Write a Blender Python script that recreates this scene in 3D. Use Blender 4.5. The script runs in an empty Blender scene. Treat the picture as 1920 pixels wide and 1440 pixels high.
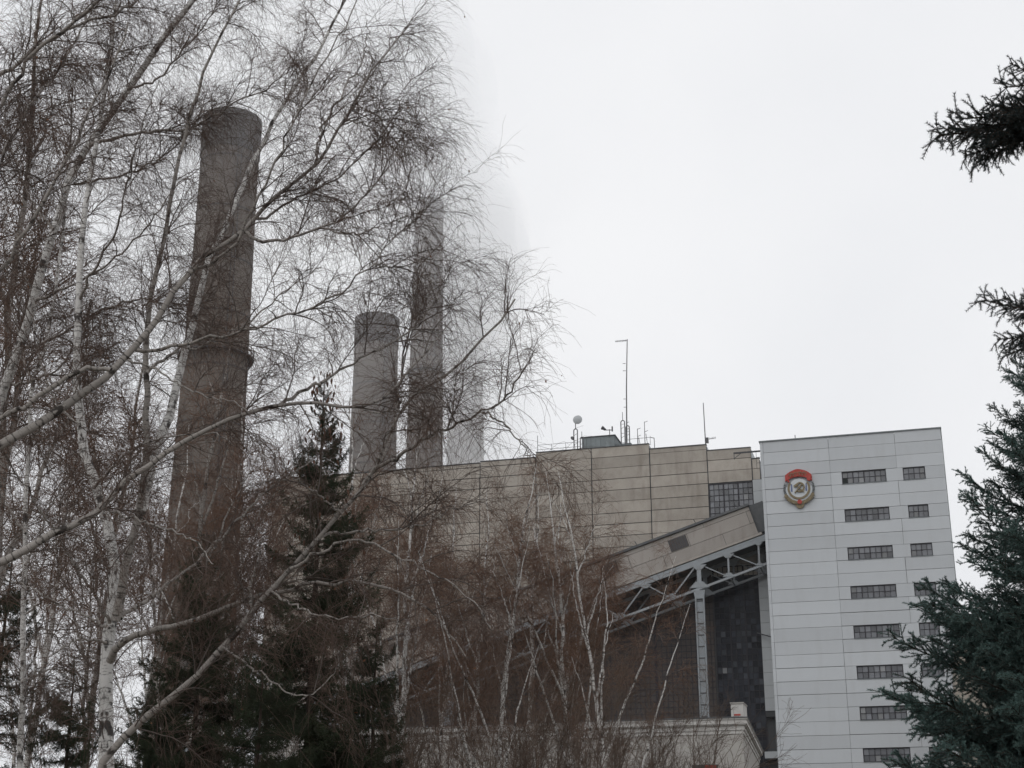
import bpy, math, random
import numpy as np
from mathutils import Matrix, Vector
R = math.radians
rng = np.random.default_rng(11)
random.seed(5)
SC = bpy.context.scene
COL = SC.collection

# ------------------------------------------------------------------ camera, sky, sun, exposure
F, TH, FAC = 2720.0, math.atan(0.3456), R(15.8)
CAM = np.array([0, 0, 1.6])
cd = bpy.data.cameras.new('camera'); cam = bpy.data.objects.new('camera', cd); COL.objects.link(cam)
cd.sensor_width = 36.0; cd.lens = F / 1920 * 36; cd.clip_start = 0.1; cd.clip_end = 6000
cam.location = CAM; cam.rotation_euler = (R(90) + TH, 0, 0)
SC.camera = cam

SUN_EL, SUN_AZ = 42, 205          # soft overcast sun behind the camera, a little to its left
w = bpy.data.worlds.new('World'); SC.world = w; w.use_nodes = True
nt = w.node_tree; nt.nodes.clear()
sky = nt.nodes.new('ShaderNodeTexSky'); sky.sky_type = 'NISHITA'; sky.sun_disc = False
sky.sun_elevation = R(SUN_EL); sky.sun_rotation = R(SUN_AZ); sky.air_density = 1.0; sky.dust_density = 6.0
hs = nt.nodes.new('ShaderNodeHueSaturation'); hs.inputs['Saturation'].default_value = 0.25
nt.links.new(sky.outputs[0], hs.inputs['Color'])
# even cloud cover over the sky: broad soft variation only
tc = nt.nodes.new('ShaderNodeTexCoord')
nz = nt.nodes.new('ShaderNodeTexNoise'); nz.inputs['Scale'].default_value = 1.6; nz.inputs['Detail'].default_value = 4
nt.links.new(tc.outputs['Generated'], nz.inputs['Vector'])
rp = nt.nodes.new('ShaderNodeValToRGB')
rp.color_ramp.elements[0].position = .30; rp.color_ramp.elements[0].color = (6.75, 6.95, 7.35, 1)
rp.color_ramp.elements[1].position = .72; rp.color_ramp.elements[1].color = (8.6, 8.65, 8.8, 1)
nt.links.new(nz.outputs[0], rp.inputs[0])
mx = nt.nodes.new('ShaderNodeMix'); mx.data_type = 'RGBA'; mx.inputs['Factor'].default_value = .94
nt.links.new(hs.outputs[0], mx.inputs[6]); nt.links.new(rp.outputs[0], mx.inputs[7])
bg = nt.nodes.new('ShaderNodeBackground'); bg.inputs['Strength'].default_value = 0.112
nt.links.new(mx.outputs[2], bg.inputs['Color'])
wo = nt.nodes.new('ShaderNodeOutputWorld'); nt.links.new(bg.outputs[0], wo.inputs['Surface'])
sd = bpy.data.lights.new('sun', 'SUN'); sd.energy = 0.5; sd.angle = R(60); sd.color = (1, .98, .95)
sun = bpy.data.objects.new('sun', sd); COL.objects.link(sun)
sun.rotation_euler = (R(90 - SUN_EL), 0, R(180 - SUN_AZ) + math.pi * 0)
_d = Vector((math.sin(R(SUN_AZ)) * math.cos(R(SUN_EL)), math.cos(R(SUN_AZ)) * math.cos(R(SUN_EL)), math.sin(R(SUN_EL))))
sun.rotation_euler = _d.to_track_quat('Z', 'Y').to_euler(); sun.location = (0, -20, 60)
SC.view_settings.view_transform = 'Standard'; SC.view_settings.look = 'None'
SC.view_settings.exposure = 0.0; SC.view_settings.gamma = 1.0; SC.view_settings.use_curve_mapping = False
SC.render.engine = 'CYCLES'
SC.cycles.use_denoising = True
SC.cycles.use_adaptive_sampling = True; SC.cycles.adaptive_threshold = 0.02
SC.cycles.max_bounces = 10; SC.cycles.diffuse_bounces = 2; SC.cycles.glossy_bounces = 2
SC.cycles.transmission_bounces = 3; SC.cycles.transparent_max_bounces = 6; SC.cycles.volume_bounces = 8

# ------------------------------------------------------------------ geometry helpers
fw = np.array([0, math.cos(TH), math.sin(TH)]); upv = np.array([0, -math.sin(TH), math.cos(TH)]); rtv = np.array([1., 0, 0])
def at(x, y, Y):                       # point at ground distance Y seen at photo pixel (x, y)
    d = fw * F + rtv * (x - 960) + upv * (720 - y)
    return CAM + d * (Y / d[1])
E1 = np.array([math.cos(FAC), -math.sin(FAC), 0]); E2 = np.array([math.sin(FAC), math.cos(FAC), 0])
ORG = at(1424.3, 828.4, 130.0); ORG[2] = 0       # foot of the tower's front left corner; plant frame: s right, d back, z up
def plant(s, d, z): return ORG + E1 * s + E2 * d + np.array([0, 0, z])

def mesh_np(name, V, Fq=None, Ft=None, mats=None, mi=None, smooth=False, uv=None):
    """mesh from numpy verts + quads and/or tris"""
    me = bpy.data.meshes.new(name)
    V = np.asarray(V, np.float32).reshape(-1, 3)
    parts = []; starts = []; tot = []
    n = 0
    for f, k in ((Fq, 4), (Ft, 3)):
        if f is not None and len(f):
            f = np.asarray(f, np.int32).reshape(-1, k)
            parts.append(f.ravel()); starts.append(n + np.arange(len(f)) * k); n += f.size; tot.append(np.full(len(f), k))
    loops = np.concatenate(parts); st = np.concatenate(starts).astype(np.int32)
    me.vertices.add(len(V)); me.vertices.foreach_set('co', V.ravel())
    me.loops.add(len(loops)); me.loops.foreach_set('vertex_index', loops)
    me.polygons.add(len(st)); me.polygons.foreach_set('loop_start', st)
    if mi is not None: me.polygons.foreach_set('material_index', np.asarray(mi, np.int32))
    if smooth: me.polygons.foreach_set('use_smooth', np.ones(len(st), bool))
    if uv is not None:
        l = me.uv_layers.new(name='UVMap'); l.data.foreach_set('uv', np.asarray(uv, np.float32)[loops].ravel())
    for m in (mats or []): me.materials.append(m)
    me.update(calc_edges=True); me.validate()
    return me

def link(name, me, parent=None):
    o = bpy.data.objects.new(name, me); COL.objects.link(o)
    if parent is not None: o.parent = parent
    return o
def empty(name, loc=(0, 0, 0), rz=0.0, mat=None):
    o = bpy.data.objects.new(name, None); COL.objects.link(o); o.empty_display_size = .5
    if mat is not None: o.matrix_world = mat
    else: o.location = loc; o.rotation_euler = (0, 0, rz)
    return o
def tag(o, label=None, cat=None, group=None, kind=None):
    if label: o['label'] = label
    if cat: o['category'] = cat
    if group: o['group'] = group
    if kind: o['kind'] = kind
    return o

class MB:
    """collects boxes, bars, prisms into one mesh"""
    def __init__(s): s.v = []; s.f = []
    def add(s, v, f):
        n = len(s.v); s.v += [tuple(p) for p in v]; s.f += [tuple(i + n for i in q) for q in f]; return s
    def box(s, a, b):
        x0, y0, z0 = a; x1, y1, z1 = b
        return s.add([(x0, y0, z0), (x1, y0, z0), (x1, y1, z0), (x0, y1, z0), (x0, y0, z1), (x1, y0, z1), (x1, y1, z1), (x0, y1, z1)],
                     [(0, 3, 2, 1), (4, 5, 6, 7), (0, 1, 5, 4), (1, 2, 6, 5), (2, 3, 7, 6), (3, 0, 4, 7)])
    def bar(s, a, b, w, h=None, up=(0, 0, 1)):
        h = h or w; a = np.array(a, float); b = np.array(b, float); d = b - a; d /= np.linalg.norm(d)
        u = np.array(up, float)
        if abs(d @ u) > .95: u = np.array([0, 1., 0])
        x = np.cross(d, u); x /= np.linalg.norm(x); y = np.cross(x, d)
        q = [(-1, -1), (1, -1), (1, 1), (-1, 1)]
        v = [p + x * i * w / 2 + y * j * h / 2 for p in (a, b) for i, j in q]
        return s.add(v, [(0, 1, 2, 3), (7, 6, 5, 4), (0, 4, 5, 1), (1, 5, 6, 2), (2, 6, 7, 3), (3, 7, 4, 0)])
    def tube(s, a, b, r0, r1=None, n=8):
        r1 = r0 if r1 is None else r1; a = np.array(a, float); b = np.array(b, float); d = b - a; d /= np.linalg.norm(d)
        u = np.array([0, 0, 1.]) if abs(d[2]) < .9 else np.array([0, 1., 0])
        x = np.cross(d, u); x /= np.linalg.norm(x); y = np.cross(d, x)
        v = [p + (x * math.cos(k * 2 * math.pi / n) + y * math.sin(k * 2 * math.pi / n)) * r for p, r in ((a, r0), (b, r1)) for k in range(n)]
        f = [(k, (k + 1) % n, n + (k + 1) % n, n + k) for k in range(n)] + [tuple(range(n))[::-1], tuple(range(n, 2 * n))]
        return s.add(v, f)
    def prism(s, poly, z0, z1):                     # poly in xy, extruded in z
        n = len(poly); v = [(x, y, z0) for x, y in poly] + [(x, y, z1) for x, y in poly]
        return s.add(v, [tuple(range(n))[::-1], tuple(range(n, 2 * n))] + [(k, (k + 1) % n, n + (k + 1) % n, n + k) for k in range(n)])
    def plate(s, poly, y0, y1):                     # poly in xz, extruded in y
        n = len(poly); v = [(x, y0, z) for x, z in poly] + [(x, y1, z) for x, z in poly]
        return s.add(v, [tuple(range(n)), tuple(range(n, 2 * n))[::-1]] + [(n + k, n + (k + 1) % n, (k + 1) % n, k) for k in range(n)])
    def build(s, name, mat, parent=None, smooth=False):
        me = bpy.data.meshes.new(name); me.from_pydata(s.v, [], s.f)
        if mat: me.materials.append(mat)
        me.update()
        if smooth: me.polygons.foreach_set('use_smooth', [True] * len(me.polygons))
        return link(name, me, parent)

_boxes = {}
def panel(name, mat, parent, a, b, rnd=True):
    """one box piece; pieces of equal size share mesh data"""
    dx, dy, dz = (round(b[i] - a[i], 3) for i in range(3))
    key = (dx, dy, dz, mat.name)
    if key not in _boxes:
        m = MB().box((0, 0, 0), (dx, dy, dz)); me = bpy.data.meshes.new(name); me.from_pydata(m.v, [], m.f); me.materials.append(mat); me.update(); _boxes[key] = me
    o = link(name, _boxes[key], parent); o.location = a
    return o

# ------------------------------------------------------------------ materials
def mat(name, base, rough=.8, spec=.3, var=.0, noise=None, streak=None, bump=0, metal=0.0, hue=None):
    """procedural surface. noise=(scale, amount, colour2); streak=(amount, colour) vertical rain streaks; var = spread between pieces"""
    m = bpy.data.materials.new(name); m.use_nodes = True; t = m.node_tree; b = t.nodes['Principled BSDF']
    b.inputs['Roughness'].default_value = rough; b.inputs['Specular IOR Level'].default_value = spec; b.inputs['Metallic'].default_value = metal
    L = t.links.new
    co = t.nodes.new('ShaderNodeTexCoord'); geo = t.nodes.new('ShaderNodeNewGeometry')
    c = t.nodes.new('ShaderNodeRGB'); c.outputs[0].default_value = (*base, 1); out = c.outputs[0]
    def mixin(out, fac, col, mode='MIX'):
        x = t.nodes.new('ShaderNodeMix'); x.data_type = 'RGBA'; x.blend_type = mode
        L(fac, x.inputs[0]); L(out, x.inputs[6])
        if isinstance(col, tuple): x.inputs[7].default_value = (*col, 1)
        else: L(col, x.inputs[7])
        return x.outputs[2]
    def ramp(sock, lo, hi, amt):
        r = t.nodes.new('ShaderNodeMapRange'); r.inputs[1].default_value = lo; r.inputs[2].default_value = hi; r.inputs[4].default_value = amt; L(sock, r.inputs[0]); return r.outputs[0]
    def nzn(scale, detail=4, mapping=None):
        n = t.nodes.new('ShaderNodeTexNoise'); n.inputs['Scale'].default_value = scale; n.inputs['Detail'].default_value = detail
        if mapping:
            mp = t.nodes.new('ShaderNodeMapping'); mp.inputs['Scale'].default_value = mapping; L(geo.outputs['Position'], mp.inputs[0]); L(mp.outputs[0], n.inputs['Vector'])
        else: L(geo.outputs['Position'], n.inputs['Vector'])
        return n.outputs[0]
    if noise:
        for sc, am, c2 in noise: out = mixin(out, ramp(nzn(sc), .42, .72, am), c2)
    if streak:
        am, c2 = streak
        out = mixin(out, ramp(nzn(1.0, 5, (1.5, 1.5, .28)), .5, .74, am), c2)
    if var:
        oi = t.nodes.new('ShaderNodeObjectInfo'); r = t.nodes.new('ShaderNodeMapRange'); r.inputs[3].default_value = 1 - var; r.inputs[4].default_value = 1 + var; L(oi.outputs['Random'], r.inputs[0])
        h = t.nodes.new('ShaderNodeHueSaturation'); L(r.outputs[0], h.inputs['Value']); L(out, h.inputs['Color']); out = h.outputs[0]
    L(out, b.inputs['Base Color'])
    if bump:
        bp = t.nodes.new('ShaderNodeBump'); bp.inputs['Strength'].default_value = bump; bp.inputs['Distance'].default_value = .02
        L(nzn(9.0, 6), bp.inputs['Height']); L(bp.outputs[0], b.inputs['Normal'])
    return m

M = {}
M['white_panel'] = mat('pale_grey_panel', (.49, .512, .53), .75, .25, var=.065, noise=[(.5, .12, (.44, .455, .47)), (14, .10, (.55, .57, .585))], streak=(.22, (.38, .385, .385)), bump=.1)
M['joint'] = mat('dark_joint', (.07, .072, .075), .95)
M['core_pale'] = mat('pale_core', (.46, .48, .49), .9, noise=[(.7, .3, (.36, .37, .38))])
M['concrete'] = mat('beige_concrete_panel', (.40, .365, .32), .92, .15, var=.12, noise=[(.30, .5, (.26, .232, .20)), (1.3, .5, (.27, .24, .205)), (3.5, .3, (.42, .39, .355)), (18, .2, (.29, .268, .24))], streak=(.42, (.20, .168, .14)), bump=.3)
M['gallery'] = mat('gallery_concrete_panel', (.33, .305, .28), .92, .15, var=.07, noise=[(.5, .3, (.25, .23, .21)), (9, .2, (.37, .34, .31))], streak=(.4, (.17, .135, .11)), bump=.2)
M['roof_felt'] = mat('roof_felt', (.10, .105, .11), .9, noise=[(2, .5, (.16, .16, .16))])
M['steel'] = mat('painted_truss_steel', (.25, .272, .288), .6, .4, var=.08, noise=[(1.5, .4, (.17, .16, .15)), (8, .2, (.30, .32, .33))])
M['dark_steel'] = mat('dark_steel', (.06, .06, .065), .6, .4)
M['mast_steel'] = mat('mast_steel', (.10, .10, .105), .6, .4)
M['grey_sheet'] = mat('grey_sheet_metal', (.20, .225, .23), .7, .3, var=.12, noise=[(2, .4, (.14, .15, .15))])
M['muntin'] = mat('window_muntin', (.035, .033, .04), .7)
M['glass'] = mat('window_glass', (.135, .142, .155), .22, .5, var=.45, noise=[(.8, .5, (.08, .08, .092))])
M['glass_dirty'] = mat('grimy_glass', (.032, .036, .045), .4, .12, var=.55, noise=[(.6, .7, (.006, .007, .010))])
M['glass_light'] = mat('curtained_pane', (.20, .205, .21), .35, .4, var=.3)
M['glass_mid'] = mat('greyed_pane', (.045, .050, .058), .4, .15, var=.6)
M['glass_gap'] = mat('open_pane', (.006, .012, .010), .6)
M['glass_wall'] = mat('grimy_glazing', (.085, .075, .071), .7, .1, noise=[(.4, .5, (.055, .049, .049)), (3, .4, (.11, .098, .09))])
M['plaster'] = mat('old_plaster', (.40, .385, .36), .9, .2, noise=[(.8, .4, (.27, .25, .235)), (6, .3, (.46, .45, .43))], streak=(.5, (.2, .18, .165)), bump=.3)
M['cornice'] = mat('cornice_plaster', (.52, .51, .49), .9, .2, noise=[(1.5, .5, (.33, .31, .29)), (8, .2, (.58, .57, .55))], bump=.3)
M['beige_wall'] = mat('beige_render', (.33, .30, .26), .9, .2, noise=[(1, .4, (.27, .23, .19))])
M['chimney'] = mat('chimney_concrete', (.155, .134, .118), .95, .1, noise=[(.12, .6, (.095, .082, .074)), (.8, .4, (.18, .155, .137))], streak=(.5, (.075, .066, .06)))
M['soot'] = mat('sooty_concrete', (.10, .092, .088), .95, .1, noise=[(.5, .5, (.06, .056, .055))])
M['ground'] = mat('winter_ground', (.09, .075, .055), 1, .1, noise=[(.3, .6, (.05, .045, .03)), (4, .5, (.13, .11, .085))])
M['red'] = mat('red_enamel', (.40, .055, .045), .65, .3, noise=[(6, .5, (.27, .06, .04))])
M['gold'] = mat('gold_enamel', (.20, .155, .085), .55, .4, noise=[(7, .6, (.10, .085, .05))])
M['silver'] = mat('pale_enamel', (.55, .58, .60), .5, .4, noise=[(5, .4, (.40, .42, .43))])
M['blue'] = mat('blue_enamel', (.07, .10, .24), .5, .4)
M['dark_enamel'] = mat('dark_enamel', (.09, .10, .10), .6, .3)

# birch bark: white with dark cross marks and black scars, laid out along the stem
def bark_mat(name, base, dark, mark, scar):
    m = bpy.data.materials.new(name); m.use_nodes = True; t = m.node_tree; b = t.nodes['Principled BSDF']; L = t.links.new
    b.inputs['Roughness'].default_value = .8; b.inputs['Specular IOR Level'].default_value = .2
    uv = t.nodes.new('ShaderNodeUVMap')
    def nz(sx, sy, det, lo, hi, amt):
        mp = t.nodes.new('ShaderNodeMapping'); mp.inputs['Scale'].default_value = (sx, sy, 1); L(uv.outputs[0], mp.inputs[0])
        n = t.nodes.new('ShaderNodeTexNoise'); n.inputs['Scale'].default_value = 1; n.inputs['Detail'].default_value = det; L(mp.outputs[0], n.inputs['Vector'])
        r = t.nodes.new('ShaderNodeMapRange'); r.inputs[1].default_value = lo; r.inputs[2].default_value = hi; r.inputs[4].default_value = amt; L(n.outputs[0], r.inputs[0]); return r.outputs[0]
    out = None
    c = t.nodes.new('ShaderNodeRGB'); c.outputs[0].default_value = (*base, 1); out = c.outputs[0]
    for fac, col in ((nz(1.2, 2, 4, .45, .75, .6), tuple(x * .62 for x in base)), (nz(24, 7, 3, .54, .64, mark), dark), (nz(3.2, 5, 5, .56, .62, scar), dark)):
        x = t.nodes.new('ShaderNodeMix'); x.data_type = 'RGBA'; L(fac, x.inputs[0]); L(out, x.inputs[6]); x.inputs[7].default_value = (*col, 1); out = x.outputs[2]
    L(out, b.inputs['Base Color'])
    return m
M['bark'] = bark_mat('birch_bark', (.64, .625, .60), (.035, .03, .028), .75, .95)
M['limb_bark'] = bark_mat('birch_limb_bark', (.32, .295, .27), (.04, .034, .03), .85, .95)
M['branch'] = mat('birch_branch_bark', (.16, .135, .12), .85, .2, noise=[(6, .6, (.06, .048, .044))])
M['twig'] = mat('birch_twig', (.115, .076, .058), .75, .3, noise=[(1.5, .5, (.06, .044, .038))])
M['twig_rusty'] = mat('rusty_twig', (.175, .104, .072), .8, .2, noise=[(1.5, .5, (.105, .07, .053))])
M['shrub'] = mat('shrub_twig', (.115, .083, .064), .85, .2, noise=[(2, .5, (.055, .043, .036))])
M['leaf'] = mat('dead_leaf', (.16, .075, .04), .8, .2)
M['spruce_bark'] = mat('spruce_bark', (.06, .045, .036), .95, .1, noise=[(8, .5, (.03, .025, .02))])
M['needle'] = mat('blue_spruce_needle', (.092, .150, .136), .6, .3, var=.38, noise=[(2.5, .6, (.040, .070, .062))])
M['needle_near'] = mat('dark_spruce_needle', (.034, .050, .050), .6, .3, var=.15, noise=[(3, .5, (.020, .030, .030))])
M['needle_wood'] = mat('green_spruce_needle', (.036, .052, .026), .7, .2, var=.3, noise=[(1.2, .6, (.040, .032, .020))])
M['cone'] = mat('spruce_cone', (.105, .055, .036), .85, .2, var=.2)

# ------------------------------------------------------------------ ground and haze
g = MB().add([(-1500, -300, 0), (1500, -300, 0), (1500, 2500, 0), (-1500, 2500, 0)], [(0, 1, 2, 3)]).build('ground', M['ground']); tag(g, kind='structure')

def volume_mat(name, dens, col=(1, 1, 1), aniso=0.8):
    m = bpy.data.materials.new(name); m.use_nodes = True; t = m.node_tree; t.nodes.clear()
    o = t.nodes.new('ShaderNodeOutputMaterial'); p = t.nodes.new('ShaderNodeVolumePrincipled')
    p.inputs['Color'].default_value = (*col, 1); p.inputs['Density'].default_value = dens; p.inputs['Anisotropy'].default_value = aniso
    t.links.new(p.outputs[0], o.inputs['Volume']); return m

# ================================================================== the plant
ROT = -FAC
def proot(name, s, d, z=0): return empty(name, plant(s, d, z), ROT)

def glazing(parent, x0, x1, z0, z1, y, nx, nz_, mg, depth=.06, mun=.05, every=0, heavy=.10, skip=(), glassname='pane', gap=None):
    """window part: frame bars + one object per pane"""
    wn = MB()
    wn.box((x0, y - .03, z0), (x0 + mun * 1.4, y + depth, z1)); wn.box((x1 - mun * 1.4, y - .03, z0), (x1, y + depth, z1))
    wn.box((x0 + mun * 1.4, y - .032, z0), (x1 - mun * 1.4, y + depth - .002, z0 + mun * 1.4)); wn.box((x0 + mun * 1.4, y - .032, z1 - mun * 1.4), (x1 - mun * 1.4, y + depth - .002, z1))
    f = wn.build('window', M['muntin'], parent)
    px = (x1 - x0) / nx; pz = (z1 - z0) / nz_
    bars = MB()
    for i in range(1, nx):
        ww = heavy if every and i % every == 0 else mun
        bars.box((x0 + i * px - ww / 2, y - .02, z0 + .07), (x0 + i * px + ww / 2, y + depth - .004, z1 - .07))
    for j in range(1, nz_):
        bars.box((x0 + .07, y - .014, z0 + j * pz - mun / 2), (x1 - .07, y + depth - .008, z0 + j * pz + mun / 2))
    bars.build('glazing_bars', M['muntin'], f)
    for i in range(nx):
        for j in range(nz_):
            if (i, j) in skip: continue
            u_ = random.random(); m = M['glass_gap'] if gap and (i, j) in gap else (mg if u_ < .86 else (M['glass_mid'] if (u_ < .995 or mg is M['glass']) and mg is not M['glass'] else M['glass_light'] if u_ > .9 else mg))
            p = panel(glassname, m, f, (x0 + i * px + mun / 2, y + depth * .45 + random.uniform(0, .012), z0 + j * pz + mun / 2), (x0 + (i + 1) * px - mun / 2, y + depth * .45 + .02, z0 + (j + 1) * pz - mun / 2))
            p.rotation_euler = (random.uniform(-.012, .012), 0, random.uniform(-.012, .012))
    return f

# ---------------------------------------------------------------- white tower
TW = proot('tower_building', 0, 0)
tag(TW, 'tall pale grey panel-clad tower with rows of small wide windows and an emblem', 'building')
SW, ZT = 16.29, 40.81
core = MB().box((.02, .26, 0), (SW - .02, 9.5, ZT - .15)).build('wall', M['core_pale'], TW)
MB().box((.05, .20, 0), (SW - .05, .259, ZT - .2)).build('joint_backing', M['joint'], TW)
zl = [ZT - .06, 39.69, 38.51] + [37.33 - 1.1717 * k for k in range(32)]
zl = [z for z in zl if z > 0] + [0]
cols = [(.27, 6.25), (6.25, 12.17), (12.17, SW - .02)]
def tpan(x0, x1, z0, z1):
    g0 = random.choice((.012, .016, .022, .03)); gx = random.choice((.008, .012, .02))
    dy = random.uniform(-.012, .012)
    panel('panel', M['white_panel'], TW, (round(x0 + gx, 3), dy, round(z0 + g0, 3)), (round(x1 - gx, 3), .195, round(z1 - g0 * .6, 3)))
row = 0
for k in range(len(zl) - 1):
    z1, z0 = zl[k], zl[k + 1]
    panel('corner_panel', M['white_panel'], TW, (0, -.004, z0 + .01), (.262, .195, z1 - .004))
    if k >= 3 and (k - 3) % 3 == 0 and row < 10 and z0 > 1:
        w2 = (12.66, 14.58) if row == 0 else ((12.83, 14.56) if row in (1, 4) else (12.73, 14.58))
        tpan(.27, 6.25, z0, z1); tpan(6.25, 7.25, z0, z1); tpan(11.17, w2[0], z0, z1); tpan(w2[1], SW - .02, z0, z1)
        glazing(TW, 7.25, 11.17, z0 + .03, z1 - .01, .13, 8, 2, M['glass'], every=2, heavy=.09, mun=.045, gap={(0, 0)} if row == 0 else None)
        for wa, wb in ((7.25, 11.17), w2): panel('sill', M['grey_sheet'], TW, (round(wa - .04, 3), -.05, round(z0 - .02, 3)), (round(wb + .04, 3), .125, round(z0 + .028, 3)))
        glazing(TW, w2[0], w2[1], z0 + .03, z1 - .01, .13, 4, 2, M['glass'], every=2, heavy=.07, mun=.045)
        row += 1
    else:
        for a, b in cols: tpan(a, b, z0, z1)
cap = MB().box((-.08, -.10, ZT - .06), (SW + .06, .30, ZT + .05)).box((-.08, .30, ZT - .06), (.25, 9.6, ZT + .05)).box((SW - .25, .30, ZT - .06), (SW + .06, 9.6, ZT + .05)).build('parapet_cap', M['grey_sheet'], TW)
MB().box((SW - .015, .0, 0), (SW + .05, .16, ZT - .06)).build('corner_trim', M['grey_sheet'], TW)
MB().tube((3.2, 1.2, ZT - .2), (3.2, 1.2, ZT + .75), .035).build('roof_stub', M['dark_steel'], TW)
# strip of the same cladding set back between tower and boiler house
an = MB().box((-1.62, 7.5, 16.4), (-.001, 9.4, 39.25)).build('side_wall', M['joint'], TW)
z = 39.2
while z > 17.2:
    panel('side_panel', M['core_pale'], TW, (-1.64, 7.42, round(z - 1.15, 3)), (-.002, 7.5, z)); z -= 1.1717
MB().box((-1.85, 6.6, 12.6), (-.002, 9.4, 13.2)).build('side_canopy', M['core_pale'], TW)
MB().bar((-2.0, 7.3, 24.2), (-.05, 6.2, 23.4), .10).build('drain_pipe', M['dark_steel'], TW)
# bracket beam and rails from the tower head to the boiler house roof
MB().bar((-2.75, 2.2, 40.55 - .02), (.03, 2.2, 40.55), .12, .14).bar((-2.7, 2.2, 39.9), (-2.7, 2.2, 40.6), .06).bar((-2.7, 2.2, 40.0), (-2.0, 2.2, 40.5), .05)\
    .bar((-.6, 2.2, 39.95), (.03, 2.2, 39.95), .035).bar((-.6, 2.2, 39.4), (.03, 2.2, 39.4), .035).bar((-.62, 2.2, 38.8), (-.62, 2.2, 40.5), .035).build('roof_bracket', M['dark_steel'], TW)

# ---------------------------------------------------------------- emblem on the tower
EM = proot('wall_emblem', 3.34, -.02, 34.40)
tag(EM, 'large red, gold and white medal-shaped emblem with hammer and sickle on the pale tower', 'emblem')
def ring(r0, r1, a0, a1, cx, cz, n=24, ex=1.0):
    A = [math.radians(a0 + (a1 - a0) * k / n) for k in range(n + 1)]
    return [(cx + r1 * math.cos(a) * ex, cz + r1 * math.sin(a)) for a in A] + [(cx + r0 * math.cos(a) * ex, cz + r0 * math.sin(a)) for a in reversed(A)]
def platestrip(mb, r0, r1, a0, a1, cx, cz, y0, y1, n=20, ex=1.0):
    A = [math.radians(a0 + (a1 - a0) * k / n) for k in range(n + 1)]
    for k in range(n):
        q = [(cx + r * math.cos(A[i]) * ex, cz + r * math.sin(A[i])) for r, i in ((r0, k), (r1, k), (r1, k + 1), (r0, k + 1))]
        mb.plate(q, y1, y0)
    return mb
cz = 1.62
platestrip(MB(), 0, .93, 0, 360, 0, cz, -.16, -.04, 36).build('disc', M['silver'], EM)
# cog wheel: white rim with teeth at both sides
cg = platestrip(MB(), .98, 1.18, -190, 10, 0, cz, -.13, -.02, 30)
for k in range(-26, 27):
    a = 270 + k * 4.4
    if abs(a - 270) < 112: platestrip(cg, 1.18, 1.33 if k % 2 else 1.18, a - 1.5, a + 1.5, 0, cz, -.11, -.02, 1)
cg.build('cog_rim', M['silver'], EM)
tt = MB()
for k in list(range(-12, 4)):
    for sgn in (1, -1):
        a = math.radians(k * 6 + 3); platestrip(tt, 1.24, 1.42, math.degrees(a) if sgn > 0 else 180 - math.degrees(a), (math.degrees(a) + 2.6) if sgn > 0 else 180 - math.degrees(a) - 2.6, 0, cz, -.14, -.02, 1)
tt.build('cog_teeth', M['dark_enamel'], EM)
platestrip(MB(), .84, 1.03, -215, 35, 0, cz, -.22, -.05, 40).build('wreath', M['gold'], EM)
# the banner over the top with its folds at the right
bn = MB()
n = 24
for k in range(n):
    t0, t1 = k / n, (k + 1) / n
    def edge(t):
        x = -1.18 + 2.40 * t; top = 3.42 - .55 * (abs(x) / 1.18) ** 2.0; bot = 2.72 - .42 * (abs(x) / 1.18) ** 2.2; return x, top, bot, -.30 - .05 * math.sin(t * 17)
    x0, a0, b0, y0 = edge(t0); x1, a1, b1, y1 = edge(t1)
    bn.add([(x0, y0, b0), (x1, y1, b1), (x1, y1, a1), (x0, y0, a0), (x0, -.05, b0), (x1, -.05, b1), (x1, -.05, a1), (x0, -.05, a0)], [(0, 1, 2, 3), (7, 6, 5, 4), (0, 4, 5, 1), (3, 2, 6, 7), (0, 3, 7, 4), (1, 5, 6, 2)])
banner = bn.build('banner', M['red'], EM)
fl = MB()
fl.plate([(.72, 2.72), (1.12, 2.95), (1.24, 2.72), (1.05, 2.22), (.80, 2.32)], -.20, -.34); fl.plate([(-1.16, 2.9), (-.98, 2.85), (-.78, 2.25), (-.95, 2.22)], -.20, -.31)
fl.build('banner_fold', M['red'], EM)
dots = MB()
for k in range(13):
    x = -.86 + k * .135; zz_ = 3.02 - .30 * (abs(x) / 1.18) ** 2
    dots.box((x, -.37, zz_), (x + .07, -.30, zz_ + (.16 if k % 3 else .10)))
    if k % 2: dots.box((x - .01, -.37, zz_ - .20), (x + .06, -.30, zz_ - .06))
dots.build('banner_relief', M['gold'], banner)
# hammer and sickle
sk = platestrip(MB(), .34, .48, -120, 100, .06, cz + .10, -.30, -.16, 22); sk.build('sickle', M['gold'], EM)
MB().bar((-.40, -.27, cz - .42), (.30, -.27, cz + .34), .10, .12, (0, 1, 0)).bar((-.42, -.28, cz + .16), (-.02, -.28, cz + .44), .20, .14, (0, 1, 0)).bar((-.22, -.27, cz + .3), (.44, -.27, cz - .40), .09, .1, (0, 1, 0)).build('hammer', M['gold'], EM)
for x in (-.66, .66): MB().plate([(x - .07, cz - .25), (x + .07, cz - .3), (x + .05, cz + .42), (x - .03, cz + .45)], -.165, -.19).build('blue_inlay', M['blue'], EM)
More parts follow.
